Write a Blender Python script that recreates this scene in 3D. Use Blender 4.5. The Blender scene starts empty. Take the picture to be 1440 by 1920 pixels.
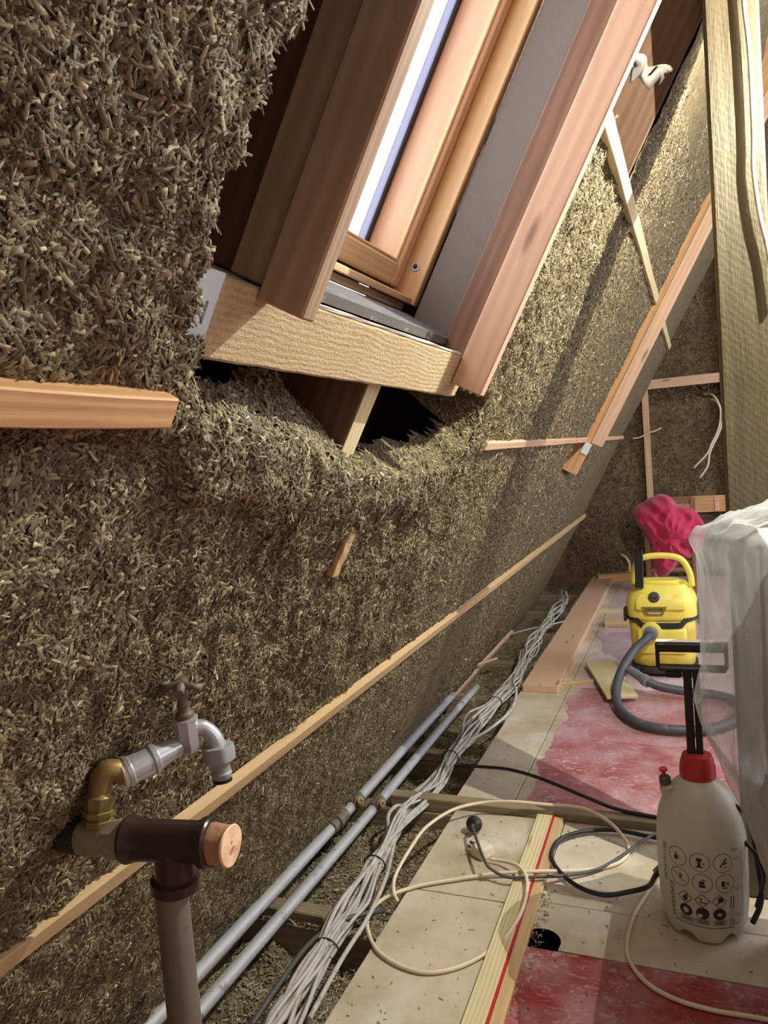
import bpy, bmesh, math, random
import numpy as np
from mathutils import Vector, Matrix, noise as mnoise

# ------------------------------------------------------------------ camera, sky, lights, exposure
scene = bpy.context.scene
COL = scene.collection
FPX, CAM_H = 1400.0, 1.08
_Y = np.array([580., -148., FPX]); _Y /= np.linalg.norm(_Y)
_X = np.array([3337., -170., -FPX]); _X -= _Y * _X.dot(_Y); _X /= np.linalg.norm(_X)
_Z = np.cross(_X, _Y)
_Z = -_Z if _Z[1] > 0 else _Z
# rows of R: camera right / up / back in world axes
right = Vector((_X[0], _Y[0], _Z[0])); down = Vector((_X[1], _Y[1], _Z[1])); fwd = Vector((_X[2], _Y[2], _Z[2]))
cam_d = bpy.data.cameras.new('camera'); cam = bpy.data.objects.new('camera', cam_d); COL.objects.link(cam)
cam_d.sensor_fit = 'VERTICAL'; cam_d.sensor_height = 36.0; cam_d.lens = 36.0 * FPX / 1920.0
cam_d.clip_start = 0.02
m = Matrix((right, -down, -fwd)).transposed().to_4x4(); m.translation = (0, 0, CAM_H)
cam.matrix_world = m
scene.camera = cam

world = bpy.data.worlds.new('sky'); scene.world = world; world.use_nodes = True
wn = world.node_tree.nodes; bg = wn['Background']
bg.inputs['Color'].default_value = (0.90, 0.945, 1.0, 1); bg.inputs['Strength'].default_value = 3.2

LAMP = Vector((0.49, 1.60, 1.88))
ld = bpy.data.lights.new('work_light_bulb', 'POINT'); ld.energy = 68; ld.color = (1.0, 0.98, 0.86); ld.shadow_soft_size = 0.003
lo = bpy.data.objects.new('work_light_bulb', ld); COL.objects.link(lo); lo.location = LAMP

vs = scene.view_settings
vs.view_transform = 'Standard'; vs.look = 'None'; vs.gamma = 1.0; vs.use_curve_mapping = False; vs.exposure = 0.78

rng = np.random.default_rng(7); random.seed(7)

# ------------------------------------------------------------------ geometry helpers
RP = math.radians(60.5)
UU = Vector((math.cos(RP), 0, math.sin(RP))); NN = Vector((math.sin(RP), 0, -math.cos(RP))); BASE = Vector((-1.06, 0, 0))
def S(y, s, n=0.0):            # a point on the roof slope: along the eaves, up the slope, into the room
    v = BASE + UU * s + NN * n
    return Vector((v.x, y, v.z))
def ray(px, py):
    d = np.array([px - 720., py - 960., FPX]) / FPX
    return Vector((d @ _X, d @ _Y, d @ _Z))
CAMP = Vector((0, 0, CAM_H))
def P(px, py, d): return CAMP + ray(px, py) * d
def FZ(px, py, z=0.0):
    r = ray(px, py); return CAMP + r * ((z - CAM_H) / r.z)
def FY(px, py, y):
    r = ray(px, py); return CAMP + r * (y / r.y)

def sharp(me, deg=33):
    try: me.set_sharp_from_angle(angle=math.radians(deg))
    except Exception: pass
    return me
def link(name, mesh, mat=None, parent=None, smooth=False, mw=None):
    o = bpy.data.objects.new(name, mesh); COL.objects.link(o)
    if mat is not None:
        mesh.materials.clear(); mesh.materials.append(mat)
    if smooth:
        mesh.polygons.foreach_set('use_smooth', [True] * len(mesh.polygons))
    if mw is not None: o.matrix_world = mw
    if parent is not None:
        o.parent = parent; o.matrix_parent_inverse = BASEMAT[parent.name].inverted()
    BASEMAT[o.name] = (mw.copy() if mw is not None else Matrix.Identity(4))
    return o
BASEMAT = {}
def tag(o, label=None, cat=None, group=None, kind=None):
    if label: o['label'] = label
    if cat: o['category'] = cat
    if group: o['group'] = group
    if kind: o['kind'] = kind
    return o
def empty(name, loc=(0, 0, 0)):
    o = bpy.data.objects.new(name, None); COL.objects.link(o); o.location = loc; o.empty_display_size = 0.05
    BASEMAT[o.name] = Matrix.Translation(Vector(loc)); return o
def bm_mesh(bm, name='m'):
    me = bpy.data.meshes.new(name); bm.normal_update(); bm.to_mesh(me); bm.free(); return me
def frame(xa, za, c):
    xa = Vector(xa).normalized(); za = Vector(za); za = (za - xa * za.dot(xa)).normalized(); ya = za.cross(xa)
    m = Matrix((xa, ya, za)).transposed().to_4x4(); m.translation = Vector(c); return m
def box_mesh(dx, dy, dz, bev=0.002, segs=1, cuts=0, jitter=0.0):
    bm = bmesh.new(); bmesh.ops.create_cube(bm, size=1.0)
    bmesh.ops.scale(bm, vec=(dx, dy, dz), verts=bm.verts)
    if cuts:
        es = [e for e in bm.edges if abs((e.verts[0].co - e.verts[1].co).normalized().x) > .9]
        bmesh.ops.subdivide_edges(bm, edges=es, cuts=cuts)
    if jitter:
        for v in bm.verts: v.co += Vector((random.uniform(-1, 1), random.uniform(-1, 1), random.uniform(-1, 1))) * jitter
    if bev: bmesh.ops.bevel(bm, geom=list(bm.edges), offset=bev, segments=segs, affect='EDGES', profile=.6)
    return bm_mesh(bm)
def board(name, xa, za, c, dims, mat, parent=None, bev=0.002, cuts=0, jitter=0.0):
    """a timber or block: local x = length along xa, local z along za"""
    return link(name, box_mesh(*dims, bev=bev, cuts=cuts, jitter=jitter), mat, parent, mw=frame(xa, za, c))
def sboard(name, y0, y1, s0, s1, n0, n1, mat, parent=None, along='u', bev=0.002, cuts=0, jitter=0.0):
    """box in slope coordinates; grain along u (up the slope), y (along the eaves) or n"""
    c = S((y0 + y1) / 2, (s0 + s1) / 2, (n0 + n1) / 2); dy, ds, dn = y1 - y0, s1 - s0, n1 - n0
    if along == 'u': return board(name, UU, NN, c, (ds, dy, dn), mat, parent, bev, cuts, jitter)
    if along == 'y': return board(name, (0, 1, 0), NN, c, (dy, ds, dn), mat, parent, bev, cuts, jitter)
def abox(name, p0, p1, mat, parent=None, bev=0.002, along='x'):
    p0, p1 = Vector(p0), Vector(p1); d = p1 - p0; c = (p0 + p1) / 2
    if along == 'x': return board(name, (1, 0, 0), (0, 0, 1), c, (abs(d.x), abs(d.y), abs(d.z)), mat, parent, bev)
    if along == 'y': return board(name, (0, 1, 0), (0, 0, 1), c, (abs(d.y), abs(d.x), abs(d.z)), mat, parent, bev)
    return board(name, (0, 0, 1), (1, 0, 0), c, (abs(d.z), abs(d.y), abs(d.x)), mat, parent, bev)
def catmull(pts, n=10, closed=False):
    P_ = [Vector(p) for p in pts]; out = []
    N = len(P_)
    rngi = range(N if closed else N - 1)
    for i in rngi:
        p1, p2 = P_[i], P_[(i + 1) % N]
        p0 = P_[i - 1] if (i > 0 or closed) else p1 * 2 - p2
        p3 = P_[(i + 2) % N] if (i + 2 < N or closed) else p2 * 2 - p1
        for k in range(n):
            t = k / n
            out.append(.5 * ((2 * p1) + (p2 - p0) * t + (2 * p0 - 5 * p1 + 4 * p2 - p3) * t * t + (3 * p1 - p0 - 3 * p2 + p3) * t ** 3))
    if not closed: out.append(P_[-1])
    return out
def tube_bm(bm, pts, r, sides=8, caps=True, r_fn=None):
    pts = [Vector(p) for p in pts]; rings = []; prev = None
    for i, p in enumerate(pts):
        t = (pts[min(i + 1, len(pts) - 1)] - pts[max(i - 1, 0)]).normalized()
        if prev is None:
            a = t.orthogonal().normalized()
        else:
            a = (prev - t * prev.dot(t)); a = a.normalized() if a.length > 1e-6 else t.orthogonal().normalized()
        prev = a; b = t.cross(a); rr = r_fn(i / (len(pts) - 1)) if r_fn else r
        rings.append([bm.verts.new(p + (a * math.cos(2 * math.pi * k / sides) + b * math.sin(2 * math.pi * k / sides)) * rr) for k in range(sides)])
    for i in range(len(rings) - 1):
        for k in range(sides):
            f = bm.faces.new((rings[i][k], rings[i][(k + 1) % sides], rings[i + 1][(k + 1) % sides], rings[i + 1][k])); f.smooth = True
    if caps:
        bm.faces.new(rings[0][::-1]); bm.faces.new(rings[-1])
def tube(name, pts, r, mat, parent=None, sides=8, n=10, smooth_path=True, r_fn=None):
    bm = bmesh.new(); tube_bm(bm, catmull(pts, n) if smooth_path else pts, r, sides, True, r_fn)
    return link(name, bm_mesh(bm), mat, parent)
def lathe_bm(bm, prof, mw, sides=24, fn=None, cap=True):
    rings = []
    for r, h in prof:
        ring = []
        for k in range(sides):
            a = 2 * math.pi * k / sides
            rr, hh = (fn(a, r, h) if fn else (r, h))
            ring.append(bm.verts.new(mw @ Vector((rr * math.cos(a), rr * math.sin(a), hh))))
        rings.append(ring)
    for i in range(len(rings) - 1):
        for k in range(sides):
            f = bm.faces.new((rings[i][k], rings[i][(k + 1) % sides], rings[i + 1][(k + 1) % sides], rings[i + 1][k])); f.smooth = True
    if cap:
        bm.faces.new(rings[0][::-1]); bm.faces.new(rings[-1])
def lathe(name, prof, p, axis, mat, parent=None, sides=24, fn=None, ref=(1, 0.01, 0)):
    bm = bmesh.new(); z = Vector(axis).normalized(); x = Vector(ref) - z * z.dot(Vector(ref))
    if x.length < 1e-4: x = z.orthogonal()
    x.normalize(); y = z.cross(x)
    m_ = Matrix((x, y, z)).transposed().to_4x4(); m_.translation = Vector(p)
    lathe_bm(bm, prof, Matrix.Identity(4), sides, fn)
    me = sharp(bm_mesh(bm))
    return link(name, me, mat, parent, mw=m_)
def join_bm(name, fn, mat, parent=None, smooth=False, mw=None):
    bm = bmesh.new(); fn(bm); return link(name, bm_mesh(bm), mat, parent, smooth, mw)
def bm_box(bm, p0, p1, mw=Matrix.Identity(4)):
    x0, y0, z0 = p0; x1, y1, z1 = p1
    v = [bm.verts.new(mw @ Vector(c)) for c in ((x0, y0, z0), (x1, y0, z0), (x1, y1, z0), (x0, y1, z0), (x0, y0, z1), (x1, y0, z1), (x1, y1, z1), (x0, y1, z1))]
    for f in ((3, 2, 1, 0), (4, 5, 6, 7), (0, 1, 5, 4), (1, 2, 6, 5), (2, 3, 7, 6), (3, 0, 4, 7)): bm.faces.new([v[i] for i in f])
def holed_slab(bm, T, a0, a1, b0, b1, c0, c1, holes):
    """slab in (a,b) with rectangular openings, thickness c0..c1, T maps (a,b,c) to world"""
    A_ = sorted({a0, a1, *[h[0] for h in holes], *[h[1] for h in holes]}); B_ = sorted({b0, b1, *[h[2] for h in holes], *[h[3] for h in holes]})
    for i in range(len(A_) - 1):
        for j in range(len(B_) - 1):
            ca, cb = (A_[i] + A_[i + 1]) / 2, (B_[j] + B_[j + 1]) / 2
            if any(h[0] < ca < h[1] and h[2] < cb < h[3] for h in holes): continue
            v = [bm.verts.new(T(a, b, c)) for c in (c0, c1) for a, b in ((A_[i], B_[j]), (A_[i + 1], B_[j]), (A_[i + 1], B_[j + 1]), (A_[i], B_[j + 1]))]
            for f in ((3, 2, 1, 0), (4, 5, 6, 7), (0, 1, 5, 4), (1, 2, 6, 5), (2, 3, 7, 6), (3, 0, 4, 7)): bm.faces.new([v[q] for q in f])

# ------------------------------------------------------------------ materials
class NT:
    def __init__(s, name):
        s.m = bpy.data.materials.new(name); s.m.use_nodes = True; s.t = s.m.node_tree
        s.b = s.t.nodes['Principled BSDF']; s.out = s.t.nodes['Material Output']
    def n(s, typ, **kw):
        nd = s.t.nodes.new(typ)
        for k, v in kw.items():
            if k in nd.inputs: s.set(nd.inputs[k], v)
            else: setattr(nd, k, v)
        return nd
    def set(s, sock, v):
        if isinstance(v, bpy.types.NodeSocket): s.t.links.new(v, sock)
        else:
            if sock.type == 'RGBA' and len(v) == 3: v = (*v, 1)
            sock.default_value = v
    def p(s, **kw):
        for k, v in kw.items(): s.set(s.b.inputs[k.replace('_', ' ')], v)
    def noise(s, vec, scale, detail=4, rough=.55, dist=0.):
        return s.n('ShaderNodeTexNoise', Vector=vec, Scale=scale, Detail=detail, Roughness=rough, Distortion=dist).outputs['Fac']
    def ramp(s, fac, stops):
        r = s.n('ShaderNodeValToRGB', Fac=fac); e = r.color_ramp.elements
        while len(e) < len(stops): e.new(.5)
        for q, (pos, c) in zip(e, stops): q.position = pos; q.color = (*c, 1) if len(c) == 3 else c
        return r.outputs['Color']
    def mix(s, f, a, b, mode='MIX'):
        x = s.n('ShaderNodeMix', data_type='RGBA', blend_type=mode)
        s.set(x.inputs[0], f); s.set(x.inputs[6], a); s.set(x.inputs[7], b); return x.outputs[2]
    def math(s, op, a, b=0., c=0.):
        x = s.n('ShaderNodeMath', operation=op); s.set(x.inputs[0], a); s.set(x.inputs[1], b); s.set(x.inputs[2], c); return x.outputs[0]
    def bump(s, h, strength=.3, dist=.01):
        s.set(s.b.inputs['Normal'], s.n('ShaderNodeBump', Height=h, Strength=strength, Distance=dist).outputs['Normal'])
    def coords(s, kind='Object'):
        return s.n('ShaderNodeTexCoord').outputs[kind]
    def mapped(s, vec, scale=(1, 1, 1), loc=(0, 0, 0)):
        return s.n('ShaderNodeMapping', Vector=vec, Scale=scale, Location=loc).outputs['Vector']
G = lambda v: (v, v, v)
def srgb(r, g, b):
    f = lambda c: (c / 255 / 12.92) if c / 255 <= .04045 else ((c / 255 + .055) / 1.055) ** 2.4
    return (f(r), f(g), f(b))

def wood(name, dark, light, rough=.6, scale=1.0, relief=.15, knots=True, stain=.0, rings=True):
    ds = lambda c: tuple(q * .82 + .18 * (.35 * c[0] + .5 * c[1] + .15 * c[2]) * 1.05 for q in c)
    dark, light = ds(dark), ds(light)
    dark = tuple(.55 * a_ + .45 * b_ for a_, b_ in zip(dark, light)); yl = lambda c: (c[0] * .98, c[1] * 1.05, c[2] * .97); dark, light = yl(dark), yl(light)
    t = NT(name); co = t.coords()
    rnd = t.n('ShaderNodeObjectInfo').outputs['Random']
    off = t.n('ShaderNodeVectorMath', operation='SCALE'); t.set(off.inputs[0], (13.1, 7.7, 3.3)); t.set(off.inputs['Scale'], rnd)
    v = t.n('ShaderNodeVectorMath', operation='ADD'); t.set(v.inputs[0], co); t.set(v.inputs[1], off.outputs[0]); v = v.outputs[0]
    warp = t.noise(t.mapped(v, (1.6 * scale, 9 * scale, 9 * scale)), 1.0, 2)
    fine = t.noise(t.mapped(v, (6 * scale, 170 * scale, 170 * scale)), 1.0, 4, .6)
    broad = t.noise(t.mapped(v, (2.2 * scale, 26 * scale, 26 * scale)), 1.0, 3, .5, .6)
    if rings:
        w = t.n('ShaderNodeTexWave', wave_type='RINGS', rings_direction='X', Vector=t.mapped(v, (.12, 1, 1)), Scale=34 * scale, Distortion=5.0, Detail=2.0)
        t.set(w.inputs['Detail Scale'], .8); grain = w.outputs['Fac']
        fac = t.math('ADD', t.math('MULTIPLY', grain, .35), t.math('ADD', t.math('MULTIPLY', fine, .3), t.math('MULTIPLY', broad, .35)))
    else:
        grain = broad; fac = t.math('ADD', t.math('MULTIPLY', fine, .45), t.math('MULTIPLY', broad, .55))
    col = t.ramp(fac, [(.25, dark), (.7, light)])
    if knots:
        vor = t.n('ShaderNodeTexVoronoi', Vector=t.mapped(v, (3.2, 15, 15)), Scale=1.0).outputs['Distance']
        k = t.ramp(vor, [(.06, G(1)), (.15, G(0))]); col = t.mix(t.math('MULTIPLY', k, .8), col, [c * .35 for c in dark])
    if stain:
        sn = t.ramp(t.noise(v, 7, 3), [(.45, G(0)), (.7, G(1))]); col = t.mix(t.math('MULTIPLY', sn, stain), col, [c * .55 for c in dark])
    t.p(Base_Color=col, Roughness=rough); t.b.inputs['Specular IOR Level'].default_value = .3
    h = t.math('ADD', t.math('MULTIPLY', fine, .6), t.math('MULTIPLY', grain, .4))
    t.bump(h, relief * 2, .004); return t.m
def plain(name, col, rough=.5, metal=0., var=.12, scale=40., bump=.0, spec=.5, wear=None, wear_at=(.55, .7), wscale=12.):
    t = NT(name); co = t.coords()
    nz = t.noise(co, scale, 3); c = t.mix(nz, [x * (1 - var) for x in col], [min(1, x * (1 + var)) for x in col])
    if wear is not None:
        w = t.ramp(t.noise(co, wscale, 5, .65), [(wear_at[0], G(0)), (wear_at[1], G(1))]); c = t.mix(w, c, wear)
    t.p(Base_Color=c, Roughness=rough, Metallic=metal); t.b.inputs['Specular IOR Level'].default_value = spec
    if bump: t.bump(t.noise(co, scale * 2, 4), bump, .003)
    return t.m

M = {}
M['pine'] = wood('pine', srgb(178, 128, 92), srgb(222, 176, 136), relief=.06)
M['pine_pink'] = wood('pine_pink', srgb(200, 142, 112), srgb(224, 174, 144), relief=.04)
M['pine_orange'] = wood('pine_orange', srgb(186, 120, 68), srgb(222, 158, 100), relief=.10)
M['pine_pale'] = wood('pine_pale', srgb(192, 160, 112), srgb(226, 200, 152), relief=.12)
M['lath'] = wood('lath_wood', srgb(170, 122, 78), srgb(214, 172, 122), relief=.12, knots=False, rings=False)
M['rafter_red'] = wood('rafter_red', srgb(104, 66, 50), srgb(140, 96, 76), relief=.08, stain=.3)
M['rafter_brown'] = wood('rafter_brown', srgb(160, 118, 92), srgb(196, 154, 124), relief=.05, stain=.3)
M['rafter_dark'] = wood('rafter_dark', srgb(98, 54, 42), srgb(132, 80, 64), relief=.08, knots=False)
M['rafter_bare'] = wood('rafter_bare', srgb(72, 46, 32), srgb(98, 66, 46), relief=.08, knots=False)
M['sash'] = wood('sash_pine', srgb(216, 144, 110), srgb(236, 182, 150), rough=.35, relief=.02, knots=False, scale=.6)
M['sash2'] = wood('frame_pine', srgb(206, 152, 100), srgb(228, 182, 132), rough=.35, relief=.02, knots=False)
M['joist'] = wood('joist_wood', srgb(118, 94, 70), srgb(160, 136, 108), relief=.15, stain=.4)
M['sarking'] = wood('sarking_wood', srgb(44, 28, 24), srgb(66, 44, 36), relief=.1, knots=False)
def mk_sawn():
    t = NT('rough_sawn_timber'); v = t.coords()
    wv = t.n('ShaderNodeVectorMath', operation='ADD'); t.set(wv.inputs[0], v)
    nz = t.n('ShaderNodeTexNoise', Vector=t.mapped(v, (6, 14, 14)), Scale=1.0, Detail=2.0)
    sc_ = t.n('ShaderNodeVectorMath', operation='SCALE'); t.set(sc_.inputs[0], nz.outputs['Color']); t.set(sc_.inputs['Scale'], .028); t.set(wv.inputs[1], sc_.outputs[0])
    w = t.n('ShaderNodeTexWave', wave_type='BANDS', bands_direction='Y', Vector=wv.outputs[0], Scale=46, Distortion=3.5, Detail=4.0)
    t.set(w.inputs['Detail Scale'], 2.2); t.set(w.inputs['Detail Roughness'], .75)
    fine = t.noise(t.mapped(v, (90, 420, 420)), 1, 4, .7); spk = t.noise(t.mapped(v, (260, 420, 420)), 1, 3, .8); br = t.noise(t.mapped(v, (5, 12, 12)), 1, 3)
    col = t.ramp(t.math('ADD', t.math('MULTIPLY', w.outputs['Fac'], .13), t.math('ADD', t.math('MULTIPLY', fine, .57), t.math('MULTIPLY', spk, .3))), [(.25, srgb(176, 146, 104)), (.7, srgb(228, 208, 166))])
    kn = t.n('ShaderNodeVectorMath', operation='LENGTH'); t.set(kn.inputs[0], t.mapped(v, (18, 7, 7), (3.2, 0, 0)))
    k = t.ramp(t.math('ADD', kn.outputs['Value'], t.math('MULTIPLY', t.noise(v, 90, 4, .7), .9)), [(.75, G(1)), (1.25, G(0))])
    col = t.mix(t.math('MULTIPLY', k, .6), col, srgb(164, 110, 66))
    st = t.ramp(br, [(.5, G(0)), (.75, G(1))]); col = t.mix(t.math('MULTIPLY', st, .4), col, srgb(206, 152, 98))
    t.p(Base_Color=col, Roughness=.75); t.b.inputs['Specular IOR Level'].default_value = .2
    t.bump(t.math('ADD', t.math('MULTIPLY', w.outputs['Fac'], .20), t.math('ADD', t.math('MULTIPLY', fine, .8), spk)), .65, .005); return t.m
M['sawn'] = mk_sawn()
def mk_post():
    t = NT('old_sawn_post'); v = t.coords()
    saw = t.n('ShaderNodeTexWave', wave_type='BANDS', bands_direction='DIAGONAL', Vector=t.mapped(v, (1, -1, 1)), Scale=34, Distortion=3.5, Detail=4.0)
    t.set(saw.inputs['Detail Scale'], 2.2)
    lon = t.noise(t.mapped(v, (3, 60, 60)), 1, 4, .6); bl = t.noise(t.mapped(v, (2.5, 7, 7)), 1, 3)
    col = t.ramp(t.math('ADD', t.math('MULTIPLY', lon, .5), t.math('MULTIPLY', bl, .5)), [(.3, srgb(68, 58, 41)), (.7, srgb(102, 92, 68))])
    dk = t.ramp(t.noise(t.mapped(v, (7, 26, 26)), 1, 3), [(.62, G(0)), (.75, G(1))]); col = t.mix(t.math('MULTIPLY', dk, .6), col, srgb(92, 64, 36))
    t.p(Base_Color=col, Roughness=.5); t.b.inputs['Specular IOR Level'].default_value = .45
    t.bump(t.math('ADD', t.math('MULTIPLY', saw.outputs['Fac'], .10), t.math('ADD', t.math('MULTIPLY', lon, .5), t.math('MULTIPLY', t.noise(t.mapped(v, (22, 170, 170)), 1, 5, .7), .9))), .45, .005); return t.m
M['post'] = mk_post()
def mk_hemp(name, dark, mid, light, bump=1.0, bscale=1.0):
    t = NT(name); v = t.n('ShaderNodeNewGeometry').outputs['Position']
    a = t.noise(v, 190 * bscale, 3, .7, 1.5); b = t.noise(v, 60 * bscale, 4, .6); c = t.noise(v, 3.5, 3)
    vor = t.n('ShaderNodeTexVoronoi', Vector=v, Scale=150 * bscale)
    f = t.math('ADD', t.math('MULTIPLY', a, .5), t.math('MULTIPLY', b, .5))
    col = t.ramp(f, [(.33, dark), (.5, mid), (.68, light)])
    col = t.mix(t.math('MULTIPLY', vor.outputs['Color'], .35), col, light)
    col = t.mix(t.math('MULTIPLY', t.ramp(c, [(.4, G(0)), (.65, G(1))]), .3), col, mid)
    t.p(Base_Color=col, Roughness=.9); t.b.inputs['Specular IOR Level'].default_value = .15
    t.bump(t.math('ADD', f, t.math('MULTIPLY', vor.outputs['Distance'], -.5)), bump, .008); return t.m
M['hemp'] = mk_hemp('hempcrete', srgb(54, 45, 32), srgb(108, 95, 71), srgb(166, 152, 118))
M['hemp_gable'] = mk_hemp('hempcrete_gable', srgb(84, 66, 50), srgb(128, 104, 80), srgb(164, 138, 108), .6)
M['hemp_loose'] = mk_hemp('loose_hemp', srgb(70, 58, 40), srgb(126, 112, 84), srgb(176, 164, 130))
def mk_straw(name, stops, rough=.7):
    t = NT(name); at = t.n('ShaderNodeAttribute', attribute_name='tone').outputs['Fac']
    t.p(Base_Color=t.ramp(at, stops), Roughness=rough); t.b.inputs['Specular IOR Level'].default_value = .35; return t.m
M['straw'] = mk_straw('hemp_shiv', [(0, srgb(60, 50, 36)), (.4, srgb(113, 98, 71)), (.75, srgb(158, 143, 108)), (.93, srgb(206, 193, 158)), (1, srgb(240, 230, 206))])
M['straw_loose'] = mk_straw('hemp_shiv_dusty', [(0, srgb(84, 72, 52)), (.5, srgb(142, 130, 102)), (1, srgb(208, 200, 176))])
def mk_chipboard(name, red_x=None, dusty=0.):
    t = NT(name); v = t.n('ShaderNodeNewGeometry').outputs['Position']
    sep = t.n('ShaderNodeSeparateXYZ', Vector=v)
    n1 = t.noise(v, 4.5, 5, .65); n2 = t.noise(v, 160, 3); n3 = t.noise(v, 18, 5, .7)
    col = t.ramp(n1, [(.3, srgb(176, 156, 132)), (.55, srgb(206, 192, 170)), (.75, srgb(218, 210, 196))])
    col = t.mix(t.math('MULTIPLY', n2, .25), col, srgb(160, 134, 104))
    dust = t.ramp(t.noise(v, 3.1, 4, .6, .8), [(.52, G(0)), (.68, G(1))]); col = t.mix(t.math('MULTIPLY', dust, .45), col, srgb(226, 222, 216))
    sp = t.ramp(t.noise(v, 70, 2), [(.70, G(0)), (.76, G(1))]); col = t.mix(t.math('MULTIPLY', sp, .6), col, srgb(120, 92, 66))
    if red_x is not None:
        red = t.ramp(n3, [(.35, srgb(140, 48, 48)), (.65, srgb(166, 70, 68))])
        sc = t.ramp(t.noise(t.mapped(v, (1, 1.7, 1)), 24, 6, .75, 1.2), [(.53, G(0)), (.64, G(1))]); big = t.ramp(t.noise(v, 4, 3), [(.35, G(.15)), (.62, G(1))])
        red = t.mix(t.math('MULTIPLY', t.math('MULTIPLY', sc, big), .8), red, srgb(226, 200, 204))
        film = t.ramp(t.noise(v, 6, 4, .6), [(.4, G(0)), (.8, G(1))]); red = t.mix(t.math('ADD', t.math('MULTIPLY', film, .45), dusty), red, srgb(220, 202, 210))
        e = t.math('ADD', sep.outputs['X'], t.math('MULTIPLY', t.math('SUBTRACT', t.noise(t.mapped(v, (0, 1, 0)), 5, 2), .5), .16))
        msk = t.ramp(t.math('MULTIPLY_ADD', t.math('SUBTRACT', e, red_x), 60., .5), [(.4, G(0)), (.6, G(1))])
        col = t.mix(msk, col, red)
    t.p(Base_Color=col, Roughness=.55 if red_x is None else .38); t.b.inputs['Specular IOR Level'].default_value = .4
    t.bump(t.math('ADD', n2, n3), .12, .003); return t.m
M['chip'] = mk_chipboard('chipboard'); M['chip_red'] = mk_chipboard('chipboard_red', -9.); M['chip_edge'] = mk_chipboard('chipboard_part_red', -.53, .12); M['chip_far'] = mk_chipboard('chipboard_part_red_dust_daylit', -.53, .62); M['chip_mid'] = mk_chipboard('chipboard_part_red_worn', -.53, .22)  # far panels: real dust film plus cool daylight mixed into the red
M['galv'] = plain('grey_pipe', srgb(184, 184, 188), .5, .25, .12, 25, .12, wear=srgb(112, 104, 98), wear_at=(.58, .72), wscale=25)
M['steel_old'] = plain('dull_steel', srgb(120, 112, 98), .55, .4, .25, 18, .25, wear=srgb(86, 74, 60), wscale=20)
M['iron_dark'] = plain('dark_painted_iron', srgb(56, 40, 38), .32, .1, .3, 30, .2, wear=srgb(92, 70, 60), wear_at=(.62, .72), wscale=30)
M['black_iron'] = plain('blackened_pipe', srgb(46, 46, 44), .6, .1, .3, 25, .2)
M['grey_fit'] = plain('grey_fitting', srgb(138, 132, 110), .6, .15, .2, 25, .2, wear=srgb(180, 172, 150), wscale=28)
M['brass'] = plain('brass', srgb(142, 120, 72), .48, .5, .25, 30, .1, wear=srgb(120, 84, 44), wear_at=(.5, .75), wscale=22)
M['tap'] = plain('zinc_tap', srgb(196, 198, 204), .32, .55, .12, 30, .08, wear=srgb(150, 140, 140), wscale=30)
M['tap_handle'] = plain('weathered_handle', srgb(108, 98, 84), .6, .3, .2, 40, .15)
M['tap_plastic'] = plain('grey_plastic', srgb(150, 152, 154), .45, 0, .06)
M['black_rubber'] = plain('black_rubber', srgb(24, 24, 26), .5, 0, .1)
M['plug_wood'] = plain('end_grain_plug', srgb(236, 196, 158), .6, 0, .12, 60, .2)
M['plug_side'] = plain('plug_bark', srgb(176, 132, 100), .7, 0, .3, 60, .4)
M['cable_grey'] = plain('dusty_cable', srgb(188, 184, 178), .55, 0, .08, 60, 0, wear=srgb(150, 138, 116), wear_at=(.52, .68), wscale=30)
M['cable_white'] = plain('white_cord', srgb(226, 208, 182), .45, 0, .05)
M['cable_black'] = plain('black_cord', srgb(40, 40, 44), .45, 0, .15)
M['cable_mid'] = plain('grey_cord', srgb(82, 80, 78), .5, 0, .1)
M['white_plastic'] = plain('cream_plastic', srgb(224, 214, 196), .4, 0, .04, wear=srgb(190, 172, 146), wscale=30)
M['red_line'] = plain('red_line', srgb(196, 44, 60), .5, 0, .1)
M['foam'] = plain('grey_foam', srgb(122, 114, 110), .95, 0, .12, 260, .25, spec=.1)
M['foam_dusty'] = plain('grey_foam_dusty', srgb(98, 96, 98), .95, 0, .12, 200, .25, spec=.1, wear=srgb(170, 158, 146), wear_at=(.58, .68), wscale=26)
M['alu'] = plain('aluminium', srgb(206, 208, 220), .3, .6, .05)
M['gasket'] = plain('gasket', srgb(22, 22, 26), .6)
M['bracket'] = plain('white_bracket', srgb(216, 226, 230), .5, 0, .05)
M['yellow'] = plain('yellow_plastic', srgb(247, 230, 104), .38, 0, .03, 20, 0, wear=srgb(226, 206, 110), wear_at=(.55, .8), wscale=9)
M['yellow_dk'] = plain('amber_plastic', srgb(230, 204, 84), .45, 0, .05, 20, 0, wear=srgb(196, 160, 60), wear_at=(.5, .75), wscale=8)
M['vac_black'] = plain('dark_plastic', srgb(46, 46, 50), .45, 0, .1, 40, 0, wear=srgb(110, 104, 98), wear_at=(.6, .8), wscale=30)
M['vac_grey'] = plain('hose_cuff', srgb(120, 122, 130), .45, 0, .08)
M['hose'] = plain('ribbed_hose', srgb(78, 80, 88), .5, 0, .12, 30, 0, wear=srgb(120, 116, 116), wear_at=(.58, .75), wscale=20)
M['badge'] = plain('badge_grey', srgb(150, 132, 60), .35, .2)
M['print'] = plain('print_blue', srgb(44, 42, 66), .5, 0, .05); M['print_red'] = plain('print_red', srgb(120, 40, 50), .5)
M['red_cap'] = plain('red_cap', srgb(186, 46, 44), .42, 0, .08, 30, 0, wear=srgb(150, 60, 54), wscale=25)
M['strap'] = plain('black_strap', srgb(30, 28, 30), .6, 0, .1)
M['cabinet'] = plain('cabinet_white', srgb(206, 204, 198), .5, 0, .04)
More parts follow.
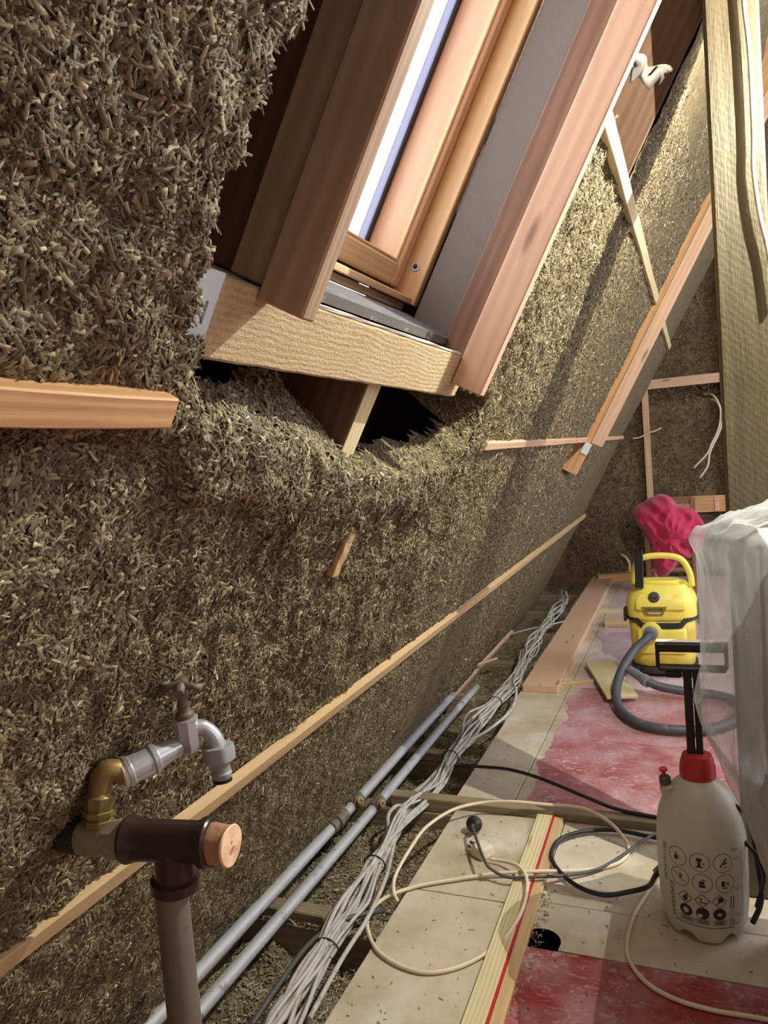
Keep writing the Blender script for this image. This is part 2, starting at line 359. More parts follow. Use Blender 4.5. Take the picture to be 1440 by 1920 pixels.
M['chair'] = wood('chair_wood', srgb(120, 72, 44), srgb(164, 106, 68), relief=.05, knots=False)
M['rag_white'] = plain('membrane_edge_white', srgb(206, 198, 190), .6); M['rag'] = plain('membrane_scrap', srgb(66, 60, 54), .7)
def mk_bottle():
    t = NT('milky_polythene'); v = t.coords()
    t.p(Base_Color=t.mix(t.noise(v, 9, 3), srgb(206, 202, 188), srgb(226, 222, 208)), Roughness=.38)
    t.b.inputs['Subsurface Weight'].default_value = .0
    tr = t.n('ShaderNodeBsdfTranslucent', Color=srgb(226, 222, 206)); mx = t.n('ShaderNodeMixShader', Fac=.35)
    t.t.links.new(t.b.outputs[0], mx.inputs[1]); t.t.links.new(tr.outputs[0], mx.inputs[2]); t.t.links.new(mx.outputs[0], t.out.inputs[0]); return t.m
M['bottle'] = mk_bottle()
def mk_sheet():
    t = NT('polythene_sheet'); v = t.coords()
    t.p(Base_Color=srgb(206, 208, 208), Roughness=.2); t.b.inputs['Specular IOR Level'].default_value = .6
    tl = t.n('ShaderNodeBsdfTranslucent', Color=srgb(214, 216, 214)); tp = t.n('ShaderNodeBsdfTransparent')
    m1 = t.n('ShaderNodeMixShader', Fac=.45); m2 = t.n('ShaderNodeMixShader')
    lw = t.n('ShaderNodeLayerWeight', Blend=.35).outputs['Facing']
    t.set(m2.inputs[0], t.math('MULTIPLY_ADD', lw, -.40, .74))
    L = t.t.links.new
    L(t.b.outputs[0], m1.inputs[1]); L(tl.outputs[0], m1.inputs[2]); L(m1.outputs[0], m2.inputs[1]); L(tp.outputs[0], m2.inputs[2]); L(m2.outputs[0], t.out.inputs[0])
    t.bump(t.noise(t.mapped(v, (9, 9, 4)), 1, 4, .6, .8), .35, .03); return t.m
M['sheet'] = mk_sheet()
def mk_cloth():
    t = NT('red_fabric'); v = t.coords()
    c = t.mix(t.noise(v, 11, 4), srgb(176, 24, 66), srgb(206, 46, 88)); d = t.ramp(t.noise(v, 9, 5, .65), [(.55, G(0)), (.75, G(1))])
    t.p(Base_Color=t.mix(t.math('MULTIPLY', d, .4), c, srgb(216, 128, 146)), Roughness=.85); t.b.inputs['Sheen Weight'].default_value = .3
    t.bump(t.noise(v, 60, 3), .2, .004); return t.m
M['cloth'] = mk_cloth()
def mk_glass():
    t = NT('window_glass'); g = t.n('ShaderNodeBsdfGlossy', Roughness=.02, Color=(1, 1, 1)); tp = t.n('ShaderNodeBsdfTransparent', Color=(.96, .98, 1))
    mx = t.n('ShaderNodeMixShader', Fac=.06); L = t.t.links.new
    L(tp.outputs[0], mx.inputs[1]); L(g.outputs[0], mx.inputs[2]); L(mx.outputs[0], t.out.inputs[0]); return t.m
M['glass'] = mk_glass()
def mk_edge_gleam():
    t = NT('milky_edge_gleam'); tr = t.n('ShaderNodeBsdfTranslucent', Color=srgb(176, 174, 186)); tp = t.n('ShaderNodeBsdfTransparent', Color=srgb(140, 142, 154)); mx = t.n('ShaderNodeMixShader', Fac=.4); L = t.t.links.new
    L(tr.outputs[0], mx.inputs[1]); L(tp.outputs[0], mx.inputs[2]); L(mx.outputs[0], t.out.inputs[0]); return t.m
M['gleam'] = mk_edge_gleam()
M['plaster'] = plain('lime_plaster', srgb(206, 194, 180), .9, 0, .1, 8)
def mk_lens():
    t = NT('lamp_lens'); t.p(Base_Color=srgb(250, 245, 225)); t.b.inputs['Emission Color'].default_value = (1, .95, .8, 1); t.b.inputs['Emission Strength'].default_value = 6; return t.m
M['lens'] = mk_lens()

# ------------------------------------------------------------------ the hemp slope
def vnoise(x, y, seed=0):
    r = np.random.default_rng(seed); T = r.random((256, 256))
    xi, yi = np.floor(x).astype(int), np.floor(y).astype(int); fx, fy = x - xi, y - yi
    fx = fx * fx * (3 - 2 * fx); fy = fy * fy * (3 - 2 * fy); g = lambda a, b: T[a % 256, b % 256]
    return (g(xi, yi) * (1 - fx) + g(xi + 1, yi) * fx) * (1 - fy) + (g(xi, yi + 1) * (1 - fx) + g(xi + 1, yi + 1) * fx) * fy
HOLE_Y = np.array([.50, .545, .588, .738, .942, 1.06, 1.193, 1.33, 1.415, 1.49, 1.525, 1.545])
HOLE_S = np.array([1.40, 1.325, 1.295, 1.275, 1.232, 1.216, 1.206, 1.206, 1.217, 1.26, 1.31, 1.40])
def sm(a, b, x):
    t = np.clip((x - a) / (b - a), 0, 1); return t * t * (3 - 2 * t)
def height(y, s):
    """how far the hemp face stands into the room at (y, s)"""
    n = .010 * (vnoise(y * 5, s * 5, 1) - .5) + .012 * (vnoise(y * 16, s * 16, 2) - .5) * (1 - .6 * sm(1.6, 3, y))
    n = n + .008 * (vnoise(y * 45, s * 45, 3) - .5) * (1 - .8 * sm(1.2, 2.5, y))
    # a fuller lift above the left lath, hollow just under it
    left = 1 - sm(.50, .60, y)
    n = n + left * (.018 * sm(1.27, 1.31, s)) - left * .020 * sm(1.16, 1.26, s) * (1 - sm(1.27, 1.285, s))
    # rim below the hollow
    sl_ = np.interp(y, HOLE_Y, HOLE_S)
    mask = sm(.54, .60, y) * (1 - sm(1.50, 1.545, y))
    n = n + .013 * np.exp(-((s - (sl_ - .05)) / .055) ** 2) * mask
    # the hollow
    deep = .085 + .13 * sm(.75, 1.05, y)
    steep = 1.5 + 1.7 * sm(.85, 1.1, y)
    rag = .02 * (vnoise(y * 30, s * 30, 5) - .5)
    dep = np.minimum(deep, np.maximum(0, (s - sl_ + rag)) * steep)
    dep = dep * (1 - sm(1.345, 1.372, s) * sm(1.29, 1.33, y))
    n = n - np.where((y > .52) & (y < 1.545) & (s < 1.62), dep * sm(.525, .575, y) * (1 - sm(1.49, 1.54, y)), 0)
    # far rafter trench and rounded far end
    n = n - .06 * sm(3.12, 3.25, y) * (1 - sm(3.44, 3.50, y)) * sm(1.05, 1.10, s) * (1 - sm(1.22, 1.26, s))
    n = n - .22 * np.clip((y - 5.15) / .95, 0, 1) ** 2.2
    n = n + .012 * (1 - sm(.60, .66, s)) * (1 - sm(3, 4, y))
    return n
def solid(y, s):
    r1 = .035 * (vnoise(s * 14, y * 3, 8) - .5) + .02 * (vnoise(s * 55, y * 9, 9) - .5)
    edge = np.interp(s, [1.30, 1.375, 1.41, 1.456, 1.503, 1.515, 1.54, 1.587, 1.63, 1.75, 3], [.512, .500, .484, .478, .470, .488, .486, .490, .510, .540, .57])
    inwin = (y > edge + r1) & (y < 1.365) & (s > 1.375)
    cav = (y >= 1.36) & (y < 1.90) & (s > 1.93 + r1 * .5)
    top = (y >= 1.90) & (s > 2.75)
    void = (y > 1.0) & (y < 1.52) & (s > np.interp(y, HOLE_Y, HOLE_S) + .017 + r1 * .5) & (s < 1.9)
    void2 = (y > .60) & (y <= 1.02) & (s > 1.330 + r1 * 1.2 - .03 * sm(.85, 1.0, y)) & (s < 1.36)
    return ~(inwin | cav | top | void2 | (void & (y < 1.50) & (s < 1.36)))
ys = np.concatenate([np.arange(-.25, 1.7, .009), np.arange(1.7, 3, .016), np.arange(3, 6.16, .03)]); ss = np.concatenate([np.arange(-.14, 1.2, .012), np.arange(1.2, 1.7, .008), np.arange(1.7, 2.9, .015)])
YY, SS = np.meshgrid(ys, ss, indexing='ij'); HH = height(YY, SS)
U3, N3, B3 = np.array(UU), np.array(NN), np.array(BASE)
def slope_xyz(y, s, n):
    p = B3 + s[..., None] * U3 + n[..., None] * N3; p[..., 1] = y; return p
V = slope_xyz(YY, SS, HH).reshape(-1, 3); nS = len(ss)
yc, sc_ = (YY[:-1, :-1] + YY[1:, 1:]) / 2, (SS[:-1, :-1] + SS[1:, 1:]) / 2
ok = solid(yc, sc_); ii, jj = np.nonzero(ok); a = ii * nS + jj
F = np.stack([a, a + 1, a + nS + 1, a + nS], 1)
used = np.unique(F); remap = -np.ones(len(V), int); remap[used] = np.arange(len(used))
me = bpy.data.meshes.new('hemp_slope'); me.from_pydata(V[used].tolist(), [], remap[F].tolist()); me.update()
wall_left = link('wall_left', me, M['hemp'], smooth=True); tag(wall_left, 'sloping hempcrete roof lining with ragged straw surface beside the roof window', kind='structure')

def straws(name, pos, nrm, length, width, mat, parent, tilt=.35, tonefn=None, along=None, kind='stuff'):
    """thousands of little three-sided chips lying on a surface, as one mesh"""
    n = len(pos); r = rng.normal(size=(n, 3)) if along is None else along + rng.normal(size=(n, 3)) * .5
    r -= (r * nrm).sum(1)[:, None] * nrm; r /= np.linalg.norm(r, axis=1)[:, None]
    d = r + nrm * (rng.normal(size=n) * tilt)[:, None]; d /= np.linalg.norm(d, axis=1)[:, None]
    w = np.cross(nrm, d); w /= np.linalg.norm(w, axis=1)[:, None]; t = np.cross(d, w)
    L = length[:, None] * .5; W = width[:, None] * .5; c = pos + nrm * (width * .25)[:, None]
    bend = 1.0
    q = [c - d * L - w * W, c - d * L + w * W, c - d * L * .95 + t * W * 1.1, c + d * L - w * W * .8, c + d * L + w * W * .8, c + d * L * .95 + t * W * .9]
    verts = np.stack(q, 1).reshape(-1, 3); b = (np.arange(n) * 6)[:, None]
    quads = np.concatenate([b + np.array([[0, 2, 5, 3]]), b + np.array([[2, 1, 4, 5]])], 1).reshape(-1, 4)
    tris = np.concatenate([b + np.array([[0, 1, 2]]), b + np.array([[3, 5, 4]])], 1).reshape(-1, 3)
    loops = np.concatenate([quads.ravel(), tris.ravel()]); nq, nt = len(quads), len(tris)
    me = bpy.data.meshes.new(name); me.vertices.add(len(verts)); me.vertices.foreach_set('co', verts.ravel().astype(np.float32))
    me.loops.add(len(loops)); me.loops.foreach_set('vertex_index', loops.astype(np.int32)); me.polygons.add(nq + nt)
    st = np.concatenate([np.arange(nq) * 4, nq * 4 + np.arange(nt) * 3]); me.polygons.foreach_set('loop_start', st.astype(np.int32))
    me.update(calc_edges=True); me.validate()
    tone = rng.beta(2.0, 2.6, n) if tonefn is None else tonefn(n)
    at = me.attributes.new('tone', 'FLOAT', 'FACE'); at.data.foreach_set('value', np.concatenate([np.repeat(tone, 2), np.repeat(tone, 2)]).astype(np.float32))
    o = link(name, me, mat, parent); tag(o, kind=kind); return o
def slope_pts(n, y0, y1, s0, s1):
    y = rng.uniform(y0, y1, n); s = rng.uniform(s0, s1, n); k = solid(y, s); y, s = y[k], s[k]
    h = height(y, s); e = .006
    gy = (height(y + e, s) - h) / e; gs = (height(y, s + e) - h) / e
    nr = N3[None] - gy[:, None] * np.array([0, 1., 0]) - gs[:, None] * U3[None]; nr /= np.linalg.norm(nr, axis=1)[:, None]
    return slope_xyz(y, s, h), nr, y, s
parts_ = []
for (n_, y0, y1, s0, s1, L0, W0) in ((78000, .22, .75, .60, 1.80, .0105, .0022), (20000, .35, 1.0, -.05, .64, .0080, .0018), (80000, .75, 1.65, .60, 1.70, .0095, .0021),
                                     (22000, 1.0, 2.2, -.05, .64, .0075, .0018), (50000, 1.5, 2.6, .6, 2.2, .0095, .0022), (26000, 2.6, 4.2, .0, 2.5, .0105, .0026)):
    p_, q_, y_, s_ = slope_pts(n_, y0, y1, s0, s1); k_ = len(p_)
    parts_.append((p_, q_, np.clip(L0 * rng.lognormal(0, .5, k_), .003, .026), np.clip(W0 * rng.lognormal(0, .38, k_), .0008, .0055)))
sp, sq, sL, sW = [np.concatenate([q[i] for q in parts_]) for i in range(4)]
straws('hemp_shiv', sp, sq, sL, sW, M['straw'], wall_left)

# ragged fringe along the cut edge of the hemp
n_ = 1500; s_ = rng.uniform(1.36, 1.72, n_); y_ = np.full(n_, .42)
for _ in range(75):
    k_ = solid(y_ + .002, s_); y_ = np.where(k_, y_ + .002, y_)
y_ = y_ - rng.uniform(-.004, .006, n_); h_ = height(np.minimum(y_, .55), s_) - np.abs(rng.normal(0, .02, n_))
straws('hemp_fringe', slope_xyz(y_, s_, h_), np.repeat(N3[None], n_, 0), np.clip(.012 * rng.lognormal(0, .4, n_), .005, .024), np.clip(.0024 * rng.lognormal(0, .3, n_), .001, .004), M['straw'], wall_left, tilt=.5)

# laths let into the slope
def lath(y0, y1, s0, s1, n0=-.012, n1=.008, mat='lath', name='lath'):
    return sboard(name, y0, y1, s0, s1, n0, n1, M[mat], wall_left, 'y', .0015, cuts=14, jitter=.0012)
lath(.30, 5.35, .635, .667, .0, .018)
lath(1.66, 5.3, 1.243, 1.264, -.006, .010, 'pine_pink'); lath(1.42, 5.3, 1.885, 1.915, -.006, .014, 'pine_pale')
lath(.95, 4.3, -.028, .012, .004, .022, 'pine_pink')
sboard('lath', 1.050, 1.076, 1.036, 1.127, -.006, .010, M['lath'], wall_left, 'u', .0015, cuts=5, jitter=.001)
lt = sboard('lath', .02, .494, 1.303, 1.330, .012, .036, M['pine_orange'], wall_left, 'y', .0015, cuts=6, jitter=.0008)

# sarking behind everything, open at the window
WIN = (.69, 1.34, 1.452, 2.42)
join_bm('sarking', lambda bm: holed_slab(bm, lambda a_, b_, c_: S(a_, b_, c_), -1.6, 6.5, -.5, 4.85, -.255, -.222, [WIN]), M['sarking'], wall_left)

# ------------------------------------------------------------------ rafters, battens, trimmer
def rafter(y0, y1, s0, s1, n0, n1, mat, label, batten=None, bmat=None, bs=None, extra=None):
    e = empty('roof_rafter', S((y0 + y1) / 2, s0, (n0 + n1) / 2)); tag(e, label, 'rafter', 'rafters of the left roof slope')
    sboard('rafter', y0, y1, s0, s1, n0, n1, M[mat], e)
    if batten: sboard('batten', batten[0], batten[1], bs, s1, batten[2], batten[3], M[bmat], e)
    if extra: sboard(*extra, M['rafter_dark'], e)
    return e
rafter(.612, .672, 1.430, 4.6, -.045, -.001, 'rafter_brown', 'brown rafter with wide batten along the near edge of the roof window', (.600, .624, 0, .052), 'rafter_brown', 1.418, ('old_rafter', .64, .69, 1.43, 4.6, -.221, -.046))
rr = rafter(1.262, 1.345, 1.429, 4.6, -.045, -.001, 'rafter_red', 'reddish rafter with pale pink batten between roof window and bright hemp', (1.245, 1.272, .001, .058), 'pine_pink', 1.379)
sboard('edge_strip', 1.2725, 1.290, 1.392, 4.6, .010, .050, M['pine_pale'], rr)
rafter(1.885, 1.945, 1.62, 4.6, -.221, -.005, 'rafter_bare', 'bare brown rafter in the open cavity above the lath')
stb = rafter(.985, 1.032, .75, 1.352, -.221, -.030, 'rafter_red', 'short rafter stub under the window trimmer with pale lit edge')
sboard('lit_edge', .986, 1.031, .76, 1.350, -.030, -.0285, M['pine_pale'], stb, bev=0)  # pale strip paints the lamp light on the stub's room-side face
frf = rafter(3.43, 3.49, 1.09, 4.6, -.221, .028, 'pine_orange', 'orange rafter with pink batten nearest the gable wall', (3.42, 3.48, .029, .075), 'pine_pink', 1.25)
sboard('angle_bracket', 3.422, 3.429, 1.19, 1.245, .004, .036, M['bracket'], frf)
tr = sboard('trimmer_beam', .50, 1.305, 1.354, 1.428, -.16, 0, M['sawn'], None, 'y', .003, cuts=20, jitter=.0006)
tag(tr, 'rough sawn timber trimmer beam spanning under the roof window', 'beam')
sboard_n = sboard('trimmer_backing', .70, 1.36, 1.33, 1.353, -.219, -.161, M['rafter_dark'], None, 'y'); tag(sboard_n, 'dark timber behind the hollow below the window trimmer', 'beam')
mem = sboard('membrane_edge', .622, 1.246, 1.4285, 1.4312, -.012, -.001, M['rag_white'], None, 'y', 0, 12, .0006); tag(mem, 'thin white membrane edge lying along the top of the trimmer beam', 'membrane')
# bracket plate with slot
def bracket(bm):
    holed_slab(bm, lambda a_, b_, c_: S(a_, b_, c_), .490, .541, 1.366, 1.431, .001, .004, [(.527, .531, 1.385, 1.405)])
br_ = join_bm('joist_hanger', bracket, M['bracket']); tag(br_, 'white metal joist hanger plate at the end of the trimmer beam', 'bracket')
# torn membrane scrap on the bare rafter
def scrap(bm):
    g = [[bm.verts.new(S(1.46 + .34 * t + .02 * math.sin(9 * k), 2.015 + .12 * t - .045 * k * (1 + .5 * math.sin(5 * t) + .4 * math.sin(23 * t)) + .008 * math.sin(9 * t + k), -.004 + .006 * math.sin(8 * t + 3 * k))) for k in (0, .25, .5, .75 - .2 * math.sin(5 * t))] for t in np.linspace(0, 1, 12)]
    for i in range(11):
        for k in range(3): bm.faces.new((g[i][k], g[i + 1][k], g[i + 1][k + 1], g[i][k + 1]))
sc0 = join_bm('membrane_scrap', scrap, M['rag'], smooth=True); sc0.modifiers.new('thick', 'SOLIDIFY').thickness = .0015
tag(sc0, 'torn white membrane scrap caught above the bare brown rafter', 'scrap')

# ------------------------------------------------------------------ the roof window
win = empty('window_1', S(1.02, 1.45, -.16)); tag(win, 'pine roof window with grey foam collar in the sloping wall', kind='structure')
fy0, fy1, fs0, fs1 = .690, 1.336, 1.456, 2.42
sboard('frame_stile', fy1 - .022, fy1, 1.472, fs1, -.275, -.146, M['sash2'], win)
sboard('frame_stile', fy0, fy0 + .022, 1.472, fs1, -.275, -.146, M['sash2'], win)
sboard('frame_rail', fy0, fy1, fs0, fs0 + .014, -.275, -.172, M['sash2'], win, 'y')
sboard('frame_lip', fy0 + .023, fy1 - .023, 1.472, 1.484, -.275, -.152, M['sash2'], win, 'y')
sboard('frame_rail', fy0 + .023, fy1 - .023, fs1 - .034, fs1, -.275, -.152, M['sash2'], win, 'y')
y0_, y1_, s0_, s1_ = fy0 + .025, fy1 - .025, 1.490, fs1 - .04
for a_, b_ in ((y1_ - .030, y1_), (y0_, y0_ + .030)):
    st = sboard('sash_stile', a_, b_, s0_, s1_, -.272, -.186, M['sash'], win, bev=.004)
for a_, b_ in ((s0_, s0_ + .040), (s1_ - .04, s1_)):
    sboard('sash_rail', y0_ + .031, y1_ - .031, a_, b_, -.272, -.187, M['sash2'], win, 'y', bev=.004)
sboard('sky_leak_board', fy0, fy1, fs0, 1.505, -.285, -.274, M['sash2'], win, 'y')  # added board behind the sash, blocks sky light leaking through the slits
# moulded bead inside the sash
sboard('glazing_bead', y1_ - .036, y1_ - .0305, s0_ + .041, s1_ - .041, -.200, -.192, M['sash2'], win, bev=.002)
sboard('glazing_bead', y0_ + .032, y1_ - .0365, s0_ + .0405, s0_ + .046, -.200, -.192, M['sash2'], win, 'y', bev=.002)
sboard('gasket', y1_ - .040, y1_ - .031, s0_ + .041, s1_ - .041, -.268, -.258, M['gasket'], win)
sboard('gasket', y0_ + .032, y1_ - .041, s0_ + .041, s0_ + .046, -.268, -.258, M['gasket'], win, 'y')
sboard('edge_gleam', y1_ - .066, y1_ - .040, s0_ + .047, s1_ - .047, -.2655, -.2635, M['gleam'], win, bev=0)  # milky strip stands in for the sky's reflection along the glass edge
sboard('glass_pane', y0_ + .028, y1_ - .028, s0_ + .038, s1_ - .038, -.263, -.259, M['glass'], win, bev=0)
# barrel bolt bushing in the frame side
bush_p = S(fy1 - .0225, 1.537, -.170)
bsh = lathe('bolt_bushing', [(.0045, -.004), (.0045, .0012), (.0075, .0016), (.0085, .001), (.0088, -.001)], bush_p, (0, -1, 0), M['galv'], win, 24)
lathe('bolt_hole', [(.0005, 0), (.0046, .0004), (.0046, .0009), (.0005, .0010)], bush_p, (0, -1, 0), M['gasket'], bsh, 20)
# foam insulation collar: right reveal and sloping sill
sboard('foam_collar', fy1 - .012, 1.36, 1.440, fs1, -.140, -.056, M['foam'], win)
def sillfoam(bm):
    q = [(-.040, 1.4315), (-.040, 1.4445), (-.150, 1.4555), (-.150, 1.4315)]
    A_ = [bm.verts.new(S(.66, s_, n_)) for n_, s_ in q]; B_ = [bm.verts.new(S(1.312, s_, n_)) for n_, s_ in q]
    bm.faces.new(A_); bm.faces.new(B_[::-1])
    for i in range(4): bm.faces.new((A_[i], B_[i], B_[(i + 1) % 4], A_[(i + 1) % 4]))
    bmesh.ops.recalc_face_normals(bm, faces=bm.faces[:])
join_bm('foam_collar', sillfoam, M['foam_dusty'], win)

# ------------------------------------------------------------------ gable wall
wall_back = join_bm('wall_back', lambda bm: None, M['hemp_gable'])
bpy.data.objects.remove(wall_back)
xs_ = np.concatenate([np.arange(-1.5, .6, .03), np.arange(.6, 4.2, .3)]); zs_ = np.concatenate([np.arange(-.2, 2.6, .03), np.arange(2.6, 4.4, .3)])
GX, GZ = np.meshgrid(xs_, zs_, indexing='ij')
GYv = 6.1 + .03 * (vnoise(GX * 4, GZ * 5, 21) - .5) + .02 * (vnoise(GX * 22, GZ * 22, 22) - .5) + .012 * (vnoise(GX * 2, GZ * 30, 25) - .5)
gap = ((GX > -.30) & (GX < .2) & (GZ > 1.335 + .02 * (vnoise(GX * 20, GZ * 0, 23) - .5)) & (GZ < 1.43)); GYv = np.where(gap, GYv + .16, GYv)
gv = np.stack([GX, GYv, GZ], -1).reshape(-1, 3); nz_ = len(zs_); gi, gj = np.meshgrid(np.arange(len(xs_) - 1), np.arange(nz_ - 1), indexing='ij'); a = (gi * nz_ + gj).ravel()
inside_ = ((GX - (-1.06 + GZ / math.tan(RP))) > -.24)[1:, :-1].ravel() & ((2.64 - GX - (-1.06 + GZ / math.tan(RP))) > -.24)[:-1, :-1].ravel()
a = a[inside_]
me = bpy.data.meshes.new('gable'); me.from_pydata(gv.tolist(), [], np.stack([a, a + nz_, a + nz_ + 1, a + 1], 1).tolist()); me.update()
BASEMAT.pop('wall_back', None)
wall_back = link('wall_back', me, M['hemp_gable'], smooth=True); tag(wall_back, 'brown hempcrete gable wall with pine studs at the far end', kind='structure')
gx = rng.uniform(-1.0, .35, 14000); gz = rng.uniform(0, 2.2, 14000)
gp = np.stack([gx, 6.083 + 0 * gx, gz], 1)
straws('hemp_shiv', gp, np.repeat(np.array([[0, -1., 0]]), 14000, 0), .022 * rng.lognormal(0, .4, 14000), .0045 * rng.lognormal(0, .3, 14000), M['straw'], wall_back, tonefn=lambda n: rng.beta(1.5, 4, n))
abox('stud', (-.350, 6.04, -.02), (-.305, 6.09, 1.44), M['pine'], wall_back, along='z')
abox('stud', (.196, 6.03, .1), (.222, 6.09, 2.6), M['pine_orange'], wall_back, along='z')
abox('noggin', (-.33, 6.035, 1.435), (.197, 6.09, 1.505), M['pine_pink'], wall_back)
abox('noggin', (-.20, 6.035, .486), (.197, 6.09, .608), M['pine_orange'], wall_back)
abox('noggin', (.12, 6.030, .49), (.150, 6.040, .60), M['pine_pink'], wall_back)

# ------------------------------------------------------------------ the rest of the room (other slope, near gable) with unseen roof windows added for daylight
RIDGE = Vector((1.32, 0, (1.32 + 1.06) * math.tan(RP)))
def SR(y, s, n): # right slope, mirrored about the ridge
    v = S(y, s, n); return Vector((2 * 1.32 - v.x, y, v.z))
ADDED_RW = [(2.4, 5.4, .6, 3.2), (.1, 1.1, .9, 2.2)]  # unseen openings, put in and sized for the daylight they let in
wr = join_bm('wall_right', lambda bm: holed_slab(bm, SR, -1.6, 6.5, -.3, 4.95, -.2, 0, ADDED_RW), M['plaster']); tag(wr, 'plastered opposite roof slope with two unseen roof windows added for daylight', kind='structure')
for i, w in enumerate(ADDED_RW):
    wo = empty('window_%d' % (i + 2), SR((w[0] + w[1]) / 2, w[2], -.1)); tag(wo, 'unseen roof window added in the opposite slope for daylight', kind='structure')
    gm = bmesh.new(); holed_slab(gm, SR, w[0], w[1], w[2], w[3], -.16, -.05, [(w[0] + .06, w[1] - .06, w[2] + .06, w[3] - .06)]); link('window_frame', bm_mesh(gm), M['sash2'], wo)
    gm = bmesh.new(); holed_slab(gm, SR, w[0] + .06, w[1] - .06, w[2] + .06, w[3] - .06, -.12, -.115, []); link('glass_pane', bm_mesh(gm), M['glass'], wo)
wf = join_bm('wall_front', lambda bm: bm_box(bm, (-1.6, -1.62, -.3), (4.4, -1.5, 4.4)), M['plaster']); tag(wf, 'plastered near gable wall behind the viewer', kind='structure')
# portals guide the sky light in through the three windows
def portal(name, c, nrm, up, w, h):
    d = bpy.data.lights.new(name, 'AREA'); d.shape = 'RECTANGLE'; d.size = w; d.size_y = h; d.cycles.is_portal = True
    o = bpy.data.objects.new(name, d); COL.objects.link(o)
    z = -Vector(nrm); y = Vector(up); x = y.cross(z); mm = Matrix((x, y, z)).transposed().to_4x4(); mm.translation = c; o.matrix_world = mm
portal('daylight_portal', S(1.01, 1.936, -.30), NN, UU, .62, .96)
NR = Vector((-NN.x, 0, NN.z)); UR = Vector((-UU.x, 0, UU.z))
for w in ADDED_RW: portal('daylight_portal', SR((w[0] + w[1]) / 2, (w[2] + w[3]) / 2, -.13), NR, UR, w[1] - w[0], w[3] - w[2])

# ------------------------------------------------------------------ floor
floor = join_bm('floor', lambda bm: bm_box(bm, (-1.5, -1.6, -.22), (4.4, 6.4, -.20)), M['hemp_loose']); tag(floor, 'chipboard attic floor partly painted red', kind='structure')
def panel(x0, x1, y0, y1, mat, z1=0.0, notch=None):
    g = .0016; x0 += g; x1 -= g; y0 += g; y1 -= g
    if notch is None:
        return abox('floor_panel', (x0, y0, z1 - .018), (x1, y1, z1), M[mat], floor, .0012)
    bm = bmesh.new(); cx, cy, r = notch
    pts = [(x0, y0)] + [(cx - r * math.cos(t), y0 if i in (0, 12) else cy + r * math.sin(t)) for i, t in enumerate(np.linspace(-.35, math.pi + .35, 13))] + [(x1, y0), (x1, y1), (x0, y1)]
    lo_, hi_ = [[bm.verts.new((p[0], p[1], z)) for p in pts] for z in (z1 - .018, z1)]
    bm.faces.new(hi_); bm.faces.new(lo_[::-1])
    for i in range(len(pts)): bm.faces.new((lo_[i], lo_[(i + 1) % len(pts)], hi_[(i + 1) % len(pts)], hi_[i]))
    bmesh.ops.triangulate(bm, faces=bm.faces[:]); return link('floor_panel', bm_mesh(bm), M[mat], floor)
XR = 3.9
panel(-.715, -.392, -1.5, 1.662, 'chip'); panel(-.392, XR, -1.5, 1.522, 'chip_red')
panel(-.392, XR, 1.522, 1.688, 'chip', notch=(-.360, 1.546, .043))
panel(-.72, -.392, 1.662, 2.085, 'chip'); panel(-.392, XR, 1.688, 2.085, 'chip')
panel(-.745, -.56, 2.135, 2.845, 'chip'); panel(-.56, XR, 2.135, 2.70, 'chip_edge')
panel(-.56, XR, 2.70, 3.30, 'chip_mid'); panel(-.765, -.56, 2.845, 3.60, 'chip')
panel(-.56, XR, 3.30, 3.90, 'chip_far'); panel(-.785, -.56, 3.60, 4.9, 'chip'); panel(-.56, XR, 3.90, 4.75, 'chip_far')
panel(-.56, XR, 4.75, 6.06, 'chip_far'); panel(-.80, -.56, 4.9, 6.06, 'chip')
# joists crossing the open eaves channel
for y in (1.50, 2.11, 2.47, 3.16, 3.72, 4.30, 4.90, 5.45):
    jz = .012 if y != 2.11 else -.02
    abox('joist', (-1.30, y - .028, -.19), (-.60, y + .028, min(jz, -.019) if y > 0 else 0), M['joist'], floor, .003)
for y in (1.50, 2.47):
    abox('packer', (-1.09, y - .022, -.019), (-.86, y + .022, .012), M['joist'], floor, .003)
abox('packer', (-1.06, 3.03, -.10), (-.93, 3.075, .012), M['joist'], floor, .003)
# loose hemp in the channel
fx = np.arange(-1.13, -.66, .02); fyv = np.arange(.5, 6.1, .02); CX, CY = np.meshgrid(fx, fyv, indexing='ij')
def fillz(x, y): return -.085 + .05 * (vnoise(x * 7, y * 7, 31) - .5) + .035 * (vnoise(x * 20, y * 20, 32) - .5) + .035 * sm(2.5, 3.2, y)
CZ = fillz(CX, CY); nf = len(fyv); gi, gj = np.meshgrid(np.arange(len(fx) - 1), np.arange(nf - 1), indexing='ij'); a = (gi * nf + gj).ravel()
me = bpy.data.meshes.new('fill'); me.from_pydata(np.stack([CX, CY, CZ], -1).reshape(-1, 3).tolist(), [], np.stack([a, a + nf, a + nf + 1, a + 1], 1).tolist()); me.update()
fill = link('loose_hemp_fill', me, M['hemp_loose'], smooth=True); tag(fill, 'loose hemp shiv filling the open eaves channel below the pipes', 'insulation', kind='stuff')
def flat_straws(name, n, xr, yr, zf, L0, W0, mat, parent, lift=.002, **kw):
    x = rng.uniform(*xr, n); y = yr[0] + (yr[1] - yr[0]) * rng.random(n) ** kw.pop('pw', 1.0); p = np.stack([x, y, zf(x, y) + lift], 1)
    return straws(name, p, np.repeat(np.array([[0, 0, 1.]]), n, 0), np.clip(L0 * rng.lognormal(0, .4, n), .003, .03), W0 * rng.lognormal(0, .3, n), mat, parent, **kw)
flat_straws('shiv_chips', 26000, (-1.12, -.70), (.9, 4.2), fillz, .013, .0032, M['straw_loose'], fill, tilt=.4, pw=1.6)
